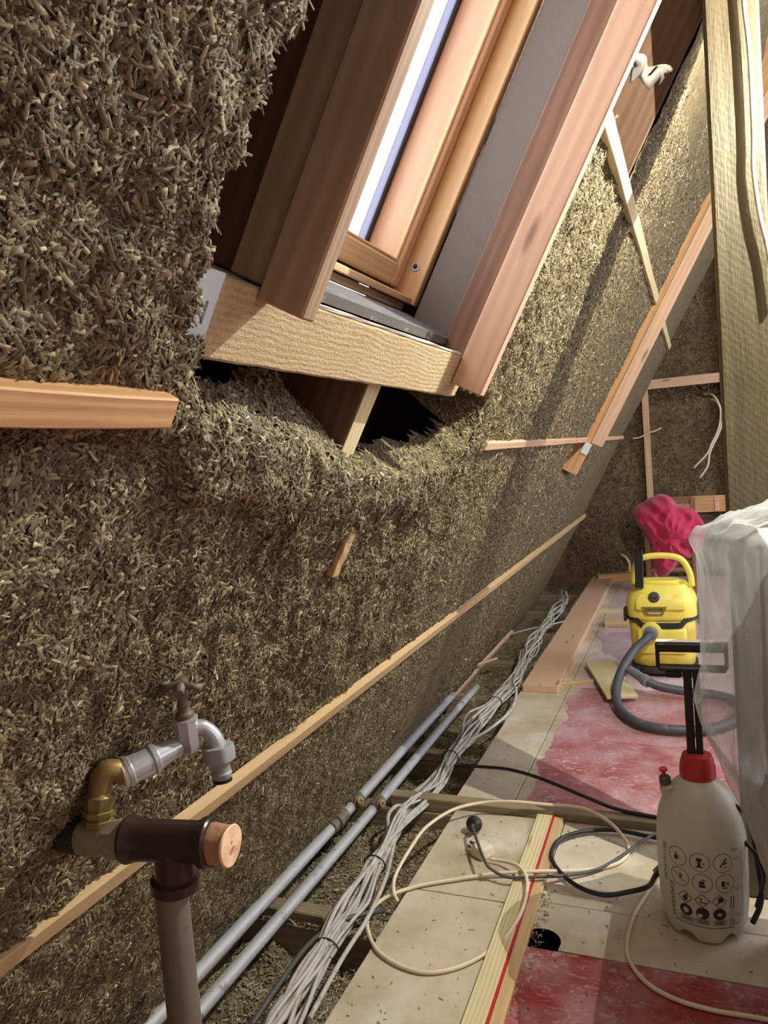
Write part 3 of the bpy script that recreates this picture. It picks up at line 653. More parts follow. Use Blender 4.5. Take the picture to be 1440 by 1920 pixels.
for y in (1.50, 2.47):
    flat_straws('shiv_chips', 900, (-1.06, -.72), (y - .03, y + .03), lambda x, y: 0 * x - .016, .009, .0024, M['straw_loose'], fill, .004, tilt=.25)
# chips swept over the boards
cz = lambda x, y: 0 * x
deb = flat_straws('hemp_crumbs', 420, (-.70, .1), (1.15, 2.6), cz, .0062, .0018, M['straw_loose'], None, .0012, tilt=.05)
tag(deb, 'pale hemp crumbs scattered over the chipboard floor', 'debris')
flat_straws('crumbs', 360, (-.42, -.36), (1.15, 1.75), cz, .007, .002, M['straw_loose'], deb, .0012, tilt=.1); BASEMAT[deb.name] = Matrix.Identity(4)

# ------------------------------------------------------------------ timbers on the floor
cb = abox('floor_batten', (-.935, 2.088, -.018), (1.2, 2.132, .022), M['joist'], bev=.002); tag(cb, 'dusty brown timber laid across the floor and channel between the panels', 'timber')
lb = empty('marked_batten', (-.43, 1.6, 0)); tag(lb, 'pale timber batten with a red line along it on the chipboard', 'timber')
bx0 = FZ(868, 1920); bx1 = FZ(1000, 1555); bd = (bx1 - bx0).normalized(); bn = Vector((bd.y, -bd.x, 0))
c0 = bx0 + bd * .22; 
board('wide_strip', bd, (0, 0, 1), c0 + bn * .0235 + Vector((0, 0, .0075)), (1.20, .046, .015), M['pine_pale'], lb)
board('narrow_strip', bd, (0, 0, 1), c0 + bn * .063 + Vector((0, 0, .006)), (1.20, .026, .012), M['lath'], lb)
board('red_stripe', bd, (0, 0, 1), c0 + bn * .0475 + Vector((0, 0, .0095)), (1.20, .004, .012), M['red_line'], lb, bev=0)
def loose_board(name, a_, b_, w, h, mat, label, z=0., side=1, tiltz=0.):
    a_, b_ = Vector(a_), Vector(b_); d = (b_ - a_); nrm = Vector((d.y, -d.x, 0)).normalized() * side
    o = board(name, d, (0, 0, 1), (a_ + b_) / 2 + nrm * w / 2 + Vector((0, 0, z + h / 2)), (d.length, w, h), M[mat]); tag(o, label, 'board', 'loose boards on the floor'); return o
pa, pb = FZ(980, 1297), FZ(1112, 1088)
loose_board('floor_plank', (pa.x, pa.y, 0), (pb.x, pb.y, 0), .155, .032, 'pine_pink', 'long pink pine plank along the edge of the floor by the cables')
loose_board('board_offcut', FZ(1098, 1246, .02), FZ(1138, 1312, .02), .125, .014, 'pine_pale', 'square pale board offcut leaning over a stick beside the hose', z=.0, side=-1)
loose_board('board_offcut', FZ(1046, 1284), FZ(1112, 1279), .022, .016, 'lath', 'short thin stick beside the end of the pink plank')
loose_board('board_offcut', FZ(1122, 1146), FZ(1172, 1146), .05, .02, 'pine_pale', 'pale offcut behind the yellow vacuum, farther of two')
loose_board('board_offcut', FZ(1136, 1168), FZ(1182, 1168), .11, .035, 'pine', 'thick orange offcut on the floor just beside the yellow vacuum')
loose_board('board_offcut', FZ(1118, 1090), FZ(1180, 1086), .08, .06, 'pine_orange', 'low orange timber lying against the gable wall')

# ------------------------------------------------------------------ pipes and cables in the channel
def pipe(x, z, r, y0, y1, label, joints):
    e = empty('service_pipe', (x, y0, z)); tag(e, label, 'pipe', 'pipes in the eaves channel')
    tube('pipe', [(x, y0 + (y1 - y0) * t, z + .002 * math.sin(t * 9)) for t in np.linspace(0, 1, 20)], r, M['galv'], e, 14, smooth_path=False)
    for (y, kind) in joints:
        if kind == 'union':
            lathe('union_fitting', [(r + .001, -.05), (r + .005, -.049), (r + .005, -.028), (r + .002, -.026), (r + .002, -.018), (r + .009, -.016), (r + .009, .004), (r + .005, .006), (r + .005, .04), (r + .001, .042)], (x, y, z), (0, 1, 0), M['steel_old'], e, 12)
        else:
            lathe('tee_fitting', [(r + .001, -.03), (r + .005, -.029), (r + .005, .029), (r + .001, .03)], (x, y, z), (0, 1, 0), M['steel_old'], e, 16)
            ax = Vector((.72, -.55, .42)).normalized(); tb = lathe('tee_branch', [(r * .8, 0), (r * .8, .026), (r * .95, .027), (r * .95, .036)], Vector((x, y, z)), ax, M['steel_old'], e, 14)
            lathe('branch_plug', [(r * .62, 0), (r * .66, .012), (r * .3, .0125), (.001, .009)], Vector((x, y, z)) + ax * .0355, ax, M['brass'], tb, 12)
    return e
pipe(-1.012, .036, .0165, .55, 3.0, 'thick grey pipe closest to the hemp slope', [(1.87, 'union'), (1.99, 'tee')])
pipe(-.945, .030, .0150, .55, 3.15, 'slimmer grey pipe running beside the cable bundle', [(2.00, 'tee')])

ties = [1.36, 1.70, 2.42, 2.98, 3.5, 4.2]
path_y = [.75, 1.2, 1.45, 1.7, 1.98, 2.2, 2.45, 2.78, 3.25, 3.7, 4.1, 4.77, 5.5]
path_x = [-.74, -.775, -.80, -.822, -.845, -.845, -.84, -.828, -.808, -.825, -.85, -.85, -.915]
path_z = [0, 0, .0, .0, -.005, -.03, -.005, -.0, .0, .0, .0, .0, .0]
NCAB = 15
slots = []
for i in range(NCAB):
    ring = 0 if i < 5 else 1
    ang = 2 * math.pi * (i / 5 if ring == 0 else (i - 5) / 10) + .3
    slots.append(((.009 if ring == 0 else .021) * math.cos(ang), (.007 if ring == 0 else .016) * math.sin(ang)))
for i in range(NCAB):
    pts = []; y = .75; ph = rng.uniform(0, 6.28, 3); amp = rng.uniform(.012, .034); yend = 5.4 - .25 * (i % 4)
    while y < yend:
        near = min(abs(y - t) for t in ties); loose = min(1, near / .22)
        sw = math.sin(y * 2.1 + ph[0]) * 1.3
        ca, sa = math.cos(sw), math.sin(sw); sx, sz = slots[i]
        ox, oz = sx * ca - sz * sa * 1.2, (sx * sa + sz * ca)
        x = np.interp(y, path_y, path_x) + ox + loose * amp * math.sin(y * 7.3 + ph[1])
        z = np.interp(y, path_y, path_z) + .024 + oz + loose * amp * .45 * math.sin(y * 9.1 + ph[2])
        pts.append((x, y, max(z, -.012))); y += .055
    c = tube('electrical_cable', pts, float(rng.choice([.0042, .0048, .0055])), M['cable_grey'], None, 6, 3)
    tag(c, 'dusty grey cable in the tied bundle running along the eaves channel', 'cable', 'bundled cables in the eaves channel')
for i, t in enumerate(ties[:4]):
    x = np.interp(t, path_y, path_x); z = np.interp(t, path_y, path_z) + .024
    bm = bmesh.new(); tube_bm(bm, [Vector((x + .029 * math.cos(q), t, z + .024 * math.sin(q))) for q in np.linspace(0, 2 * math.pi, 25)], .0022, 5)
    c = link('cable_tie', bm_mesh(bm), M['cable_black']); tag(c, ['black tie round the cables nearest the viewer, by the pale floor edge', 'thin black tie round the cables where the white cord lies', 'black tie round the cables beyond the cross timber', 'dark tie round the cables beside the pink plank end'][i], 'cable tie', 'ties on the cable bundle')
stk_ = tube('wood_splinter', [FZ(884, 1249, .03), FZ(905, 1243, .035), FZ(932, 1234, .04)], .008, M['pine_pink'], None, 4, 2); tag(stk_, 'pale split stick poking from the foot of the hemp slope over the channel', 'stick')
# stray single cables
def cord(name, pix, r, mat, label, cat='cable', z=0.006, n=8, parent=None):
    pts = []
    for q in pix:
        zz = q[2] if len(q) > 2 else z
        pts.append(FZ(q[0], q[1], zz))
    c = tube(name, pts, r, M[mat], parent, 8, n)
    if label: tag(c, label, cat)
    return c
cord('electrical_cable', [(470, 1925, .03), (520, 1850, .035), (580, 1770, .03), (640, 1728, .03), (690, 1712, .02), (718, 1708, -.012)], .006, 'cable_mid', 'grey cable leaving the bundle and slipping under the floor panel')
cord('electrical_cable', [(760, 1512, .012), (742, 1512, .03), (728, 1530, .03), (730, 1560, .01), (736, 1590, -.02)], .006, 'cable_grey', 'short hooked white cable end below the cross timber')
cord('electrical_cable', [(770, 1525, .02), (748, 1545, .03), (735, 1600, .02), (722, 1650, .02), (690, 1720, .02), (640, 1800, .02), (580, 1910, .02)], .0052, 'cable_grey', 'loose white cable arching beside the tied bundle')
cord('electrical_cable', [(962, 1277, .05), (968, 1300, .05), (955, 1335, .04), (910, 1372, .03), (872, 1392, .02), (850, 1410, .02)], .0055, 'cable_grey', 'loose white cable bowing toward the pale floor panel')
cord('electrical_cable', [(1060, 1165, .03), (1000, 1178, .02), (960, 1188, .0), (935, 1195, -.03)], .005, 'cable_grey', 'single cable crossing the channel below the far slope')

# ------------------------------------------------------------------ cords and plugs on the floor
wc = empty('extension_cord', FZ(905, 1605)); tag(wc, 'cream extension cord looped over the chipboard with a cream plug', 'cord')
cord('flex', [(745, 1690, .0), (738, 1672, .02), (742, 1640, .03), (770, 1590, .045), (800, 1550, .05), (850, 1518, .05), (905, 1505, .045), (960, 1503, .05), (1020, 1508, .045), (1090, 1515, .04), (1140, 1540, .03), (1172, 1575, .012), (1178, 1600, .006), (1150, 1622, .006), (1090, 1632, .006), (1000, 1634, .018), (930, 1638, .012), (860, 1648, .008), (780, 1662, .008), (720, 1685, .008), (692, 1715, .006), (690, 1745, .006), (710, 1785, .006), (760, 1815, .006), (815, 1823, .006), (880, 1805, .006), (940, 1765, .010), (975, 1715, .025), (988, 1670, .03), (985, 1640, .03), (968, 1622, .025), (940, 1614, .015), (918, 1611, .012)], .0047, 'cable_white', None, parent=wc)
pc = FZ(905, 1605, .0)
pm = frame((.85, -.5, 0), (0, 0, 1), pc + Vector((0, 0, .016)))
plb = link('plug_body', box_mesh(.045, .046, .03, .006, 2), M['white_plastic'], wc, mw=pm)
for dx, dz in ((-.010, 0), (.010, 0), (0, .012)):
    join_bm('pin', lambda bm: bm_box(bm, (-.046, dx - .003, -.004 + dz * .6), (-.022, dx + .003, .002 + dz * .6)), M['brass'], plb, mw=pm)
kc = empty('plug_lead', FZ(885, 1555)); tag(kc, 'grey cord with a round black plug standing on the chipboard', 'cord')
pk = FZ(888, 1562, .0)
plk = lathe('plug_body', [(.010, 0), (.021, .002), (.023, .010), (.022, .022), (.012, .030), (.007, .044), (.006, .05)], pk + Vector((0, .012, .022)), (.22, -.75, .30), M['black_rubber'], kc, 18)
for sx in (-.009, .009): lathe('pin', [(.0022, -.018), (.0022, .001)], pk + Vector((sx, .014, .022)), (.22, -.75, .30), M['galv'], plk, 8)
pe = pk + Vector((0, .012, .022)) + Vector((.22, -.75, .30)).normalized() * .046
tube('flex', [pe, pe + Vector((.006, -.03, .008)), FZ(908, 1612, .05), FZ(925, 1632, .03), FZ(955, 1645, .022), FZ(1010, 1644, .024), FZ(1075, 1640, .012), FZ(1125, 1628, .01), FZ(1165, 1605, .012), FZ(1200, 1580, .02), FZ(1232, 1560, .02)], .0042, M['cable_mid'], kc, 8)
bc = cord('black_cable', [(842, 1436, -.004), (875, 1436, .02), (905, 1438, .045), (950, 1442, .06), (1000, 1455, .07), (1050, 1474, .065), (1100, 1495, .05), (1160, 1518, .03), (1235, 1533, .026), (1320, 1545, .02)], .0055, 'cable_black', 'black cable arching out of the channel over the red floor')
flx = cord('white_flex', [(1236, 1640, .03), (1215, 1672, .012), (1190, 1715, .006), (1176, 1765, .006), (1182, 1805, .006), (1215, 1845, .006), (1270, 1875, .006), (1340, 1895, .006), (1400, 1905, .006), (1470, 1918, .006)], .0046, 'cable_white', 'pinkish white flex curving in front of the sprayer over the dark red panel')

# ------------------------------------------------------------------ standpipe with tap
D = .83
tp = empty('standpipe_tap', P(345, 1900, .80) - Vector((0, 0, .4))); tag(tp, 'garden tap on a capped iron standpipe in front of the hemp slope', 'tap')
pt, pb_ = P(320, 1655, .80), P(347, 1920, .80); dn_ = (pb_ - pt)
lathe('riser_pipe', [(.0172, 0), (.0175, .01), (.0178, .62), (.0178, .75)], pt - dn_ * .05, dn_, M['steel_old'], tp, 24)
# tee
tR, tL = P(398, 1580, .785), P(238, 1573, .808); ta = (tR - tL).normalized(); tl_ = (tR - tL).length
lathe('tee_run', [(.0175, 0), (.0245, .0005), (.0255, .004), (.0235, .010), (.0220, .016), (.0215, .03), (.0215, tl_ - .02), (.0225, tl_ - .014), (.0255, tl_ - .010), (.0262, tl_ - .002), (.0245, tl_), (.017, tl_)], tL, ta, M['iron_dark'], tp, 28)
tcn = P(325, 1580, .795); td = (P(330, 1665, .80) - tcn); tdl = td.length
lathe('tee_leg', [(.021, 0), (.0212, tdl * .5), (.0215, tdl * .72), (.0262, tdl * .76), (.0268, tdl * .96), (.0245, tdl * 1.0), (.017, tdl)], tcn, td, M['iron_dark'], tp, 28)
wpl = lathe('wooden_plug', [(.0185, -.01), (.0205, .002), (.0195, .014), (.0200, .022)], tR, ta + Vector((.12, -.1, -.05)), M['plug_side'], tp, 22, fn=lambda a_, r, h: (r * (1 + .04 * math.sin(5 * a_)), h))
pax = (ta + Vector((.12, -.1, -.05))).normalized()
lathe('plug_face', [(.0005, .0), (.0120, .0006), (.0205, .0012), (.0215, .003), (.0205, .0048), (.001, .0052)], tR + pax * .0185, pax, M['plug_wood'], wpl, 22, fn=lambda a_, r, h: (r * (1 + .03 * math.sin(3 * a_ + 1)), h + (.002 * math.sin(a_ * 2) if r < .013 else 0)))
lathe('plug_hollow', [(.0005, .0), (.0055, .0002), (.0062, .0012), (.0005, .0016)], tR + pax * .0228 + Vector((-.001, 0, -.002)), pax, M['plug_side'], wpl, 16, fn=lambda a_, r, h: (r * (.65 + .5 * abs(math.sin(a_))), h))
# grey adaptor left of the tee, blackened stub into the wall
aL = P(150, 1570, .822); ad = tL - aL; al = ad.length
lathe('reducer', [(.016, al * .62), (.0195, al * .63), (.0200, al * .7), (.0205, al * .82), (.0212, al * 1.02)], aL, ad, M['grey_fit'], tp, 8)
lathe('adaptor', [(.010, 0), (.0178, .002), (.0192, .008), (.0195, al * .45), (.0185, al * .64)], aL, ad, M['grey_fit'], tp, 22)
aE = P(78, 1562, .835); dd = aL - aE; dl = dd.length
lathe('stub_pipe', [(.004, 0), (.010, .012), (.0165, .028), (.0180, .04), (.0180, dl + .004)], aE, dd, M['black_iron'], tp, 20)
# brass elbow
e0, e1, e2, e3 = P(183, 1548, .815), P(188, 1478, .815), P(192, 1448, .816), P(236, 1450, .828)
eu = (e1 - e0)
lathe('elbow_nut', [(.0135, 0), (.0165, .002), (.0168, .008), (.0148, .009), (.0168, .012), (.0172, .018), (.0150, .019), (.0162, .022), (.0166, .034), (.0145, .036), (.0135, .038)], e0, eu, M['brass'], tp, 8)
bm = bmesh.new(); tube_bm(bm, catmull([e1 - eu * .1, e1, P(190, 1462, .815), P(200, 1446, .817), P(218, 1445, .822), e3, P(246, 1449, .830)], 5), .0128, 18); link('elbow', bm_mesh(bm), M['brass'], tp)
# tap body
t0, t1, t2 = P(232, 1450, .826), P(292, 1427, .846), P(352, 1390, .872); tv = (t2 - t0); tln = (t1 - t0).length
lathe('thread_tape', [(.0128, -.004), (.0158, -.003), (.0162, .003), (.012, .004)], t0, tv, M['white_plastic'], tp, 20)
lathe('tap_inlet', [(.0135, 0), (.0178, .0015), (.0182, .006), (.0160, .008), (.0160, tln - .006), (.0180, tln - .004), (.0180, tln + .001), (.0150, tln + .003), (.0120, tln + .02), (.0098, tln + .036), (.0092, tv.length * .98)], t0, tv, M['tap'], tp, 12)
v0, v1 = P(355, 1402, .872), P(347, 1346, .866); vu = (v1 - v0); vl = vu.length
lathe('valve_body', [(.006, -.006), (.0125, -.002), (.0142, .004), (.0142, vl * .94), (.0150, vl * .96), (.0150, vl), (.010, vl + .001)], v0, vu, M['tap'], tp, 8)
lathe('bonnet', [(.0105, 0), (.0108, .006), (.0075, .009), (.0068, .014), (.0080, .016), (.0062, .019), (.0055, .034), (.0045, .038)], v1, vu, M['tap_handle'], tp, 14)
hp = v1 + vu.normalized() * .036
join_bm('handle', lambda bm: (tube_bm(bm, [hp + Vector((-.020, -.010, -.001)), hp + Vector((-.012, -.006, .003)), hp + Vector((0, 0, .004)), hp + Vector((.012, .006, .001)), hp + Vector((.021, .011, -.003))], .004, 8, True, lambda t: .0052 + .0018 * math.cos(t * 4 * math.pi)),
                               tube_bm(bm, [hp + Vector((.009, -.016, -.002)), hp + Vector((0, 0, .004)), hp + Vector((-.009, .016, .002))], .004, 8, True, lambda t: .0048 + .0014 * math.cos(t * 4 * math.pi))), M['tap_handle'], tp)
sp_ = [P(360, 1366, .870), P(380, 1364, .876), P(398, 1378, .880), P(408, 1398, .882), P(411, 1412, .882)]
tube('spout', sp_, .0095, M['tap'], tp, 16, 6, r_fn=lambda t: .0088 + .002 * t)
cn0, cn1 = P(408, 1396, .882), P(418, 1464, .884); cd = cn1 - cn0
hcn = lathe('hose_connector', [(.0105, 0), (.0175, .001), (.0182, .004), (.0180, .018), (.0160, .020), (.0120, .024), (.0108, .026), (.0108, .032), (.0122, .034), (.0115, .039), (.0100, .041)], cn0, cd, M['tap_plastic'], tp, 36, fn=lambda a_, r, h: (r * (1 + (.05 if r > .0155 and int(a_ / (2 * math.pi) * 12 + .01) % 2 else 0)), h))
lathe('o_ring', [(.0085, 0), (.0112, .001), (.0112, .0035), (.0085, .0045)], cn0 + cd.normalized() * .0408, cd, M['black_rubber'], hcn, 20)

# ------------------------------------------------------------------ post with its cable
po = abox('timber_post', (.061, 1.825, 0), (.168, 1.885, 2.06), M['post'], bev=.006, along='z'); tag(po, 'tall old sawn timber post behind the plastic sheet', 'post')
cord_pts = [FY(1388, -120, 1.813), FY(1394, 0, 1.813), FY(1405, 100, 1.811), FY(1412, 240, 1.811), FY(1413, 320, 1.811), FY(1424, 400, 1.811), FY(1440, 470, 1.811), FY(1452, 560, 1.811)]
pcb = tube('post_cable', cord_pts, .0048, M['cable_grey'], None, 8); tag(pcb, 'pale cable hanging down the face of the timber post', 'cable')

# ------------------------------------------------------------------ gable cables
def gcable(pix, r, label, y=6.02):
    c = tube('gable_wire', [FY(px, py, y + dy) for px, py, dy in pix], r, M['cable_white'], None, 6, 6); tag(c, label, 'wire', 'loose wires at the gable wall'); return c
gcable([(1318, 738, .12), (1338, 742, .04), (1350, 765, 0), (1350, 790, 0), (1344, 812, 0), (1334, 832, 0), (1329, 845, 0), (1322, 855, 0), (1300, 878, 0)], .008, 'loose wire hanging from the dark gap in the gable, shorter forked end')
gcable([(1322, 746, .12), (1342, 752, .04), (1353, 775, 0), (1352, 798, 0), (1345, 818, 0), (1335, 838, 0), (1330, 852, 0), (1326, 875, 0), (1312, 896, 0)], .008, 'loose wire hanging from the dark gap in the gable, longer forked end')
gcable([(1186, 822, 0), (1200, 820, 0), (1215, 812, 0), (1228, 808, 0), (1240, 802, 0)], .006, 'short wire poking out across the gable stud')
gcable([(1165, 1040, .0), (1174, 1046, -.03), (1180, 1058, -.04), (1180, 1072, -.04)], .010, 'bent white wire sticking up at the foot of the gable')

# ------------------------------------------------------------------ vacuum cleaner
VY = 3.62
vac = empty('vacuum_cleaner', (-.172, VY, 0)); tag(vac, 'yellow wet and dry vacuum cleaner with black crevice tool and grey hose', 'vacuum cleaner')
def super_ring(bm, z, rx, ry, n=44, p=3.2, dy=0.):
    out = []
    for k in range(n):
        a_ = 2 * math.pi * k / n; c_, s_2 = math.cos(a_), math.sin(a_)
        out.append(bm.verts.new((-.172 + rx * math.copysign(abs(c_) ** (2 / p), c_), VY + dy + ry * math.copysign(abs(s_2) ** (2 / p), s_2), z)))
    return out
def loft(name, rings, mat, parent, p=3.2, smooth=True):
    bm = bmesh.new(); R_ = [super_ring(bm, z, rx, ry, p=p, dy=(q[0] if q else 0)) for z, rx, ry, *q in rings]; n = len(R_[0])
    for i in range(len(R_) - 1):
        for k in range(n):
            f = bm.faces.new((R_[i][k], R_[i][(k + 1) % n], R_[i + 1][(k + 1) % n], R_[i + 1][k])); f.smooth = smooth
    bm.faces.new(R_[0][::-1]); bm.faces.new(R_[-1]); return link(name, bm_mesh(bm), M[mat], parent)
chs = loft('chassis', [(.012, .128, .125), (.014, .14, .135), (.040, .146, .140), (.046, .14, .135)], 'vac_black', vac)
for sx in (-1, 1):
    for sy in (-1, 1):
        lathe('castor', [(.004, -.010), (.018, -.010), (.020, -.006), (.020, .006), (.018, .010), (.004, .010)], (-.172 + sx * .115, VY + sy * .11, .0205), (1, .2, 0), M['vac_black'], chs, 18)
tnk = loft('tank', [(.047, .125, .122), (.05, .134, .130), (.10, .138, .134), (.20, .143, .138), (.262, .147, .141)], 'yellow_dk', vac)
loft('tank_panel', [(.11, .095, .02, -.121), (.115, .10, .024, -.121), (.21, .104, .024, -.123), (.225, .098, .018, -.123)], 'yellow', tnk, p=4)
# dark band that dips in the middle
def band(bm):
    R_ = []
    for zt in (0, 1):
        ring = []
        for k in range(64):
            a_ = 2 * math.pi * k / 64; c_, s_2 = math.cos(a_), math.sin(a_); dip = -.030 * (1 - sm(.35, .62, abs(c_))) if s_2 < 0 else 0
            ring.append(bm.verts.new((-.172 + .152 * math.copysign(abs(c_) ** .62, c_), VY + .146 * math.copysign(abs(s_2) ** .62, s_2), .255 + dip + zt * (.034 - (.008 if dip < -.02 else 0)))))
        R_.append(ring)
    inner = [[bm.verts.new(((v.co.x + .172) * .9 - .172, (v.co.y - VY) * .9 + VY, v.co.z)) for v in r_] for r_ in R_]
    for k in range(64):
        q = (k + 1) % 64
        for f in ((R_[0][k], R_[0][q], R_[1][q], R_[1][k]), (R_[1][k], R_[1][q], inner[1][q], inner[1][k]), (inner[0][k], inner[0][q], R_[0][q], R_[0][k])): bm.faces.new(f)
join_bm('seal_band', band, M['vac_black'], vac)
hed = loft('head', [(.258, .149, .143), (.275, .154, .147), (.33, .153, .146), (.36, .143, .138), (.385, .126, .122), (.405, .112, .108), (.412, .105, .10)], 'yellow', vac)
cpn = loft('control_panel', [(.308, .10, .012, -.139), (.318, .106, .014, -.137), (.352, .104, .014, -.128), (.372, .092, .012, -.117), (.380, .08, .008, -.112)], 'yellow', hed, p=4)
loft('top_plate', [(.410, .085, .05, -.02), (.424, .083, .048, -.02), (.428, .078, .044, -.02)], 'yellow', hed)
hb = bmesh.new(); hpts = catmull([(-.292, VY - .03, .405), (-.290, VY - .03, .455), (-.262, VY - .03, .515), (-.215, VY - .03, .535), (-.13, VY - .03, .535), (-.075, VY - .03, .515), (-.045, VY - .03, .455), (-.038, VY - .03, .395)], 6)
tube_bm(hb, hpts, .014, 12)
link('handle', bm_mesh(hb), M['yellow'], vac)
bm = bmesh.new(); bm_box(bm, (-.018, -.012, 0), (.018, .012, .165))
for v in bm.verts:
    if v.co.z > .1: v.co.z += .012 * (1 if v.co.x > 0 else -1)
bmesh.ops.bevel(bm, geom=list(bm.edges), offset=.003, segments=1, affect='EDGES')
link('crevice_tool', bm_mesh(bm), M['black_rubber'], vac, mw=Matrix.Translation((-.257, VY - .11, .405)) @ Matrix.Rotation(.03, 4, 'Y'))
kp = Vector((-.196, VY - .136, .366)); kd = Vector((0, -1, .42))
pkn = lathe('power_knob', [(.001, .012), (.020, .012), (.0235, .008), (.0245, 0), (.02, -.012)], kp, kd, M['vac_black'], vac, 24)
lathe('knob_grip', [(.001, .020), (.011, .020), (.013, .016), (.0135, .010)], kp, kd, M['black_rubber'], pkn, 12, fn=lambda a_, r, h: (r * (.55 + .7 * abs(math.cos(a_))), h))
def badge_bm(bm):
    q = ((-.250, .326), (-.232, .290), (-.161, .290), (-.143, .326)); f_ = [bm.verts.new((x, VY - .1575, z)) for x, z in q]; k_ = [bm.verts.new((x, VY - .138, z)) for x, z in q]
    bm.faces.new(f_)
    for i in range(4): bm.faces.new((f_[i], k_[i], k_[(i + 1) % 4], f_[(i + 1) % 4]))
    bmesh.ops.recalc_face_normals(bm, faces=bm.faces[:])
bdg = join_bm('badge', badge_bm, M['badge'], vac)
def text_mesh(body, size, ext=0.0, align='CENTER'):
    cu = bpy.data.curves.new('txt', 'FONT'); cu.body = body; cu.size = size; cu.align_x = align; cu.align_y = 'CENTER'; cu.extrude = ext; cu.resolution_u = 2
    o = bpy.data.objects.new('txt', cu); COL.objects.link(o); bpy.context.view_layer.update()
    me = bpy.data.meshes.new_from_object(o.evaluated_get(bpy.context.evaluated_depsgraph_get())); bpy.data.objects.remove(o); return me
link('badge_lettering', text_mesh('KÄRCHER', .0168, .0004), M['black_rubber'], bdg, mw=Matrix.Translation((-.1965, VY - .1582, .314)) @ Matrix.Rotation(math.pi / 2, 4, 'X'))
join_bm('badge_stripe', lambda bm: bm_box(bm, (-.222, VY - .1585, .2955), (-.171, VY - .1574, .301)), M['cable_white'], bdg)
# side clip
abox('side_clip', (-.022, VY - .06, .225), (-.006, VY + .02, .33), M['vac_grey'], vac, .005)
abox('side_clip', (-.335, VY - .09, .245), (-.322, VY - .03, .305), M['vac_black'], vac, .004)
hp0 = Vector((-.214, VY - .140, .212)); hdv = Vector((-.10, -1, -.12)).normalized()
pbs = lathe('port_boss', [(.02, 0), (.046, .002), (.044, .014), (.034, .020)], hp0 + Vector((0, .008, 0)), hdv, M['yellow'], vac, 24)
lathe('port_ring', [(.022, 0), (.031, .001), (.031, .014), (.028, .016), (.028, .024), (.024, .026)], hp0 + hdv * .018, hdv, M['vac_grey'], pbs, 24)
hpts = catmull([hp0 + hdv * .035, hp0 + hdv * .075 + Vector((-.02, 0, -.015)), FY(1190, 1218, 3.36), FY(1168, 1252, 3.27), FY(1156, 1290, 3.15), FZ(1160, 1325, .022), FZ(1185, 1350, .022), FZ(1225, 1364, .022), FZ(1280, 1369, .022), FZ(1340, 1366, .022), FZ(1385, 1345, .022), FZ(1385, 1318, .022), FZ(1340, 1303, .03), FZ(1290, 1297, .04), FZ(1240, 1288, .055), FZ(1212, 1277, .075)], 26)
hb = bmesh.new(); nH = len(hpts); tube_bm(hb, hpts, .0185, 12, True, lambda t: .0180 + .0012 * (1 if int(t * (nH - 1) + .5) % 2 else -1))
hos = link('hose', bm_mesh(hb), M['hose'], vac)
w0, w1 = FZ(1212, 1277, .075), FZ(1170, 1249, .105); wd = w1 - w0
cuf = lathe('hose_cuff', [(.016, -.012), (.024, -.010), (.025, .0), (.024, .018), (.021, .022), (.0195, .03), (.019, .075), (.0182, .105), (.0155, .106), (.0150, .03)], w0, wd, M['vac_grey'], hos, 24)
lathe('cuff_bore', [(.0005, 0), (.0148, .0005), (.0148, .002), (.0005, .0022)], w0 + wd.normalized() * .095, wd, M['gasket'], hos, 20)

# ------------------------------------------------------------------ pressure sprayer
SX, SY = -.026, 1.70
spr = empty('pressure_sprayer', (SX, SY, 0)); tag(spr, 'milky white pump sprayer bottle with red cap and black pump handle', 'sprayer')
prof = [(.060, .004), (.072, .003), (.078, .010), (.086, .035), (.0905, .075), (.0925, .13), (.0925, .19), (.0910, .225), (.0850, .262), (.072, .295), (.055, .318), (.040, .332), (.034, .338), (.034, .352)]
def feet(a_, r, h):
    lift = (.030 * max(0, math.sin(2.5 * a_ + .5) ** 2 - .45) if h < .02 else 0)
    return r, h + lift
bot = lathe('bottle', prof, (SX, SY, 0), (0, 0, 1), M['bottle'], spr, 60, fn=feet)
lathe('screw_cap', [(.030, .337), (.037, .338), (.0375, .345), (.0365, .362), (.0330, .377), (.030, .386), (.022, .390), (.012, .391)], (SX, SY, 0), (0, 0, 1), M['red_cap'], spr, 40, fn=lambda a_, r, h: (r * (1 + (.02 * math.sin(20 * a_) if .342 < h < .37 else 0)), h))
abox('pump_rod', (SX - .019, SY - .012, .375), (SX - .002, SY + .012, .575), M['black_rubber'], spr, .002, 'z')
abox('pump_rod', (SX + .000, SY - .012, .375), (SX + .014, SY + .012, .575), M['black_rubber'], spr, .002, 'z')
hx0, hx1 = SX - .073, SX + .072
hh = catmull([(hx0 + .012, SY, .575), (hx0 + .003, SY, .585), (hx0, SY, .60), (hx0, SY, .628), (hx0 + .012, SY, .634), (SX, SY, .635), (hx1 - .012, SY, .634), (hx1, SY, .628), (hx1, SY, .60), (hx1 - .003, SY, .585), (hx1 - .012, SY, .575)], 3)
abox('handle_bar', (hx0, SY - .012, .613), (hx1, SY + .012, .634), M['black_rubber'], spr, .004)
abox('handle_bar', (hx0, SY - .011, .578), (hx0 + .008, SY + .011, .616), M['black_rubber'], spr, .002)
abox('handle_bar', (hx1 - .008, SY - .011, .578), (hx1, SY + .011, .616), M['black_rubber'], spr, .002)
abox('handle_bar', (hx0 + .004, SY - .013, .570), (hx1 - .004, SY + .013, .582), M['black_rubber'], spr, .004)
abox('handle_bar', (hx0 + .018, SY - .010, .556), (hx0 + .050, SY + .010, .572), M['black_rubber'], spr, .003)
abox('handle_pad', (hx0 + .001, SY - .010, .6345), (hx1 - .001, SY + .010, .637), M['rag_white'], spr, .001)
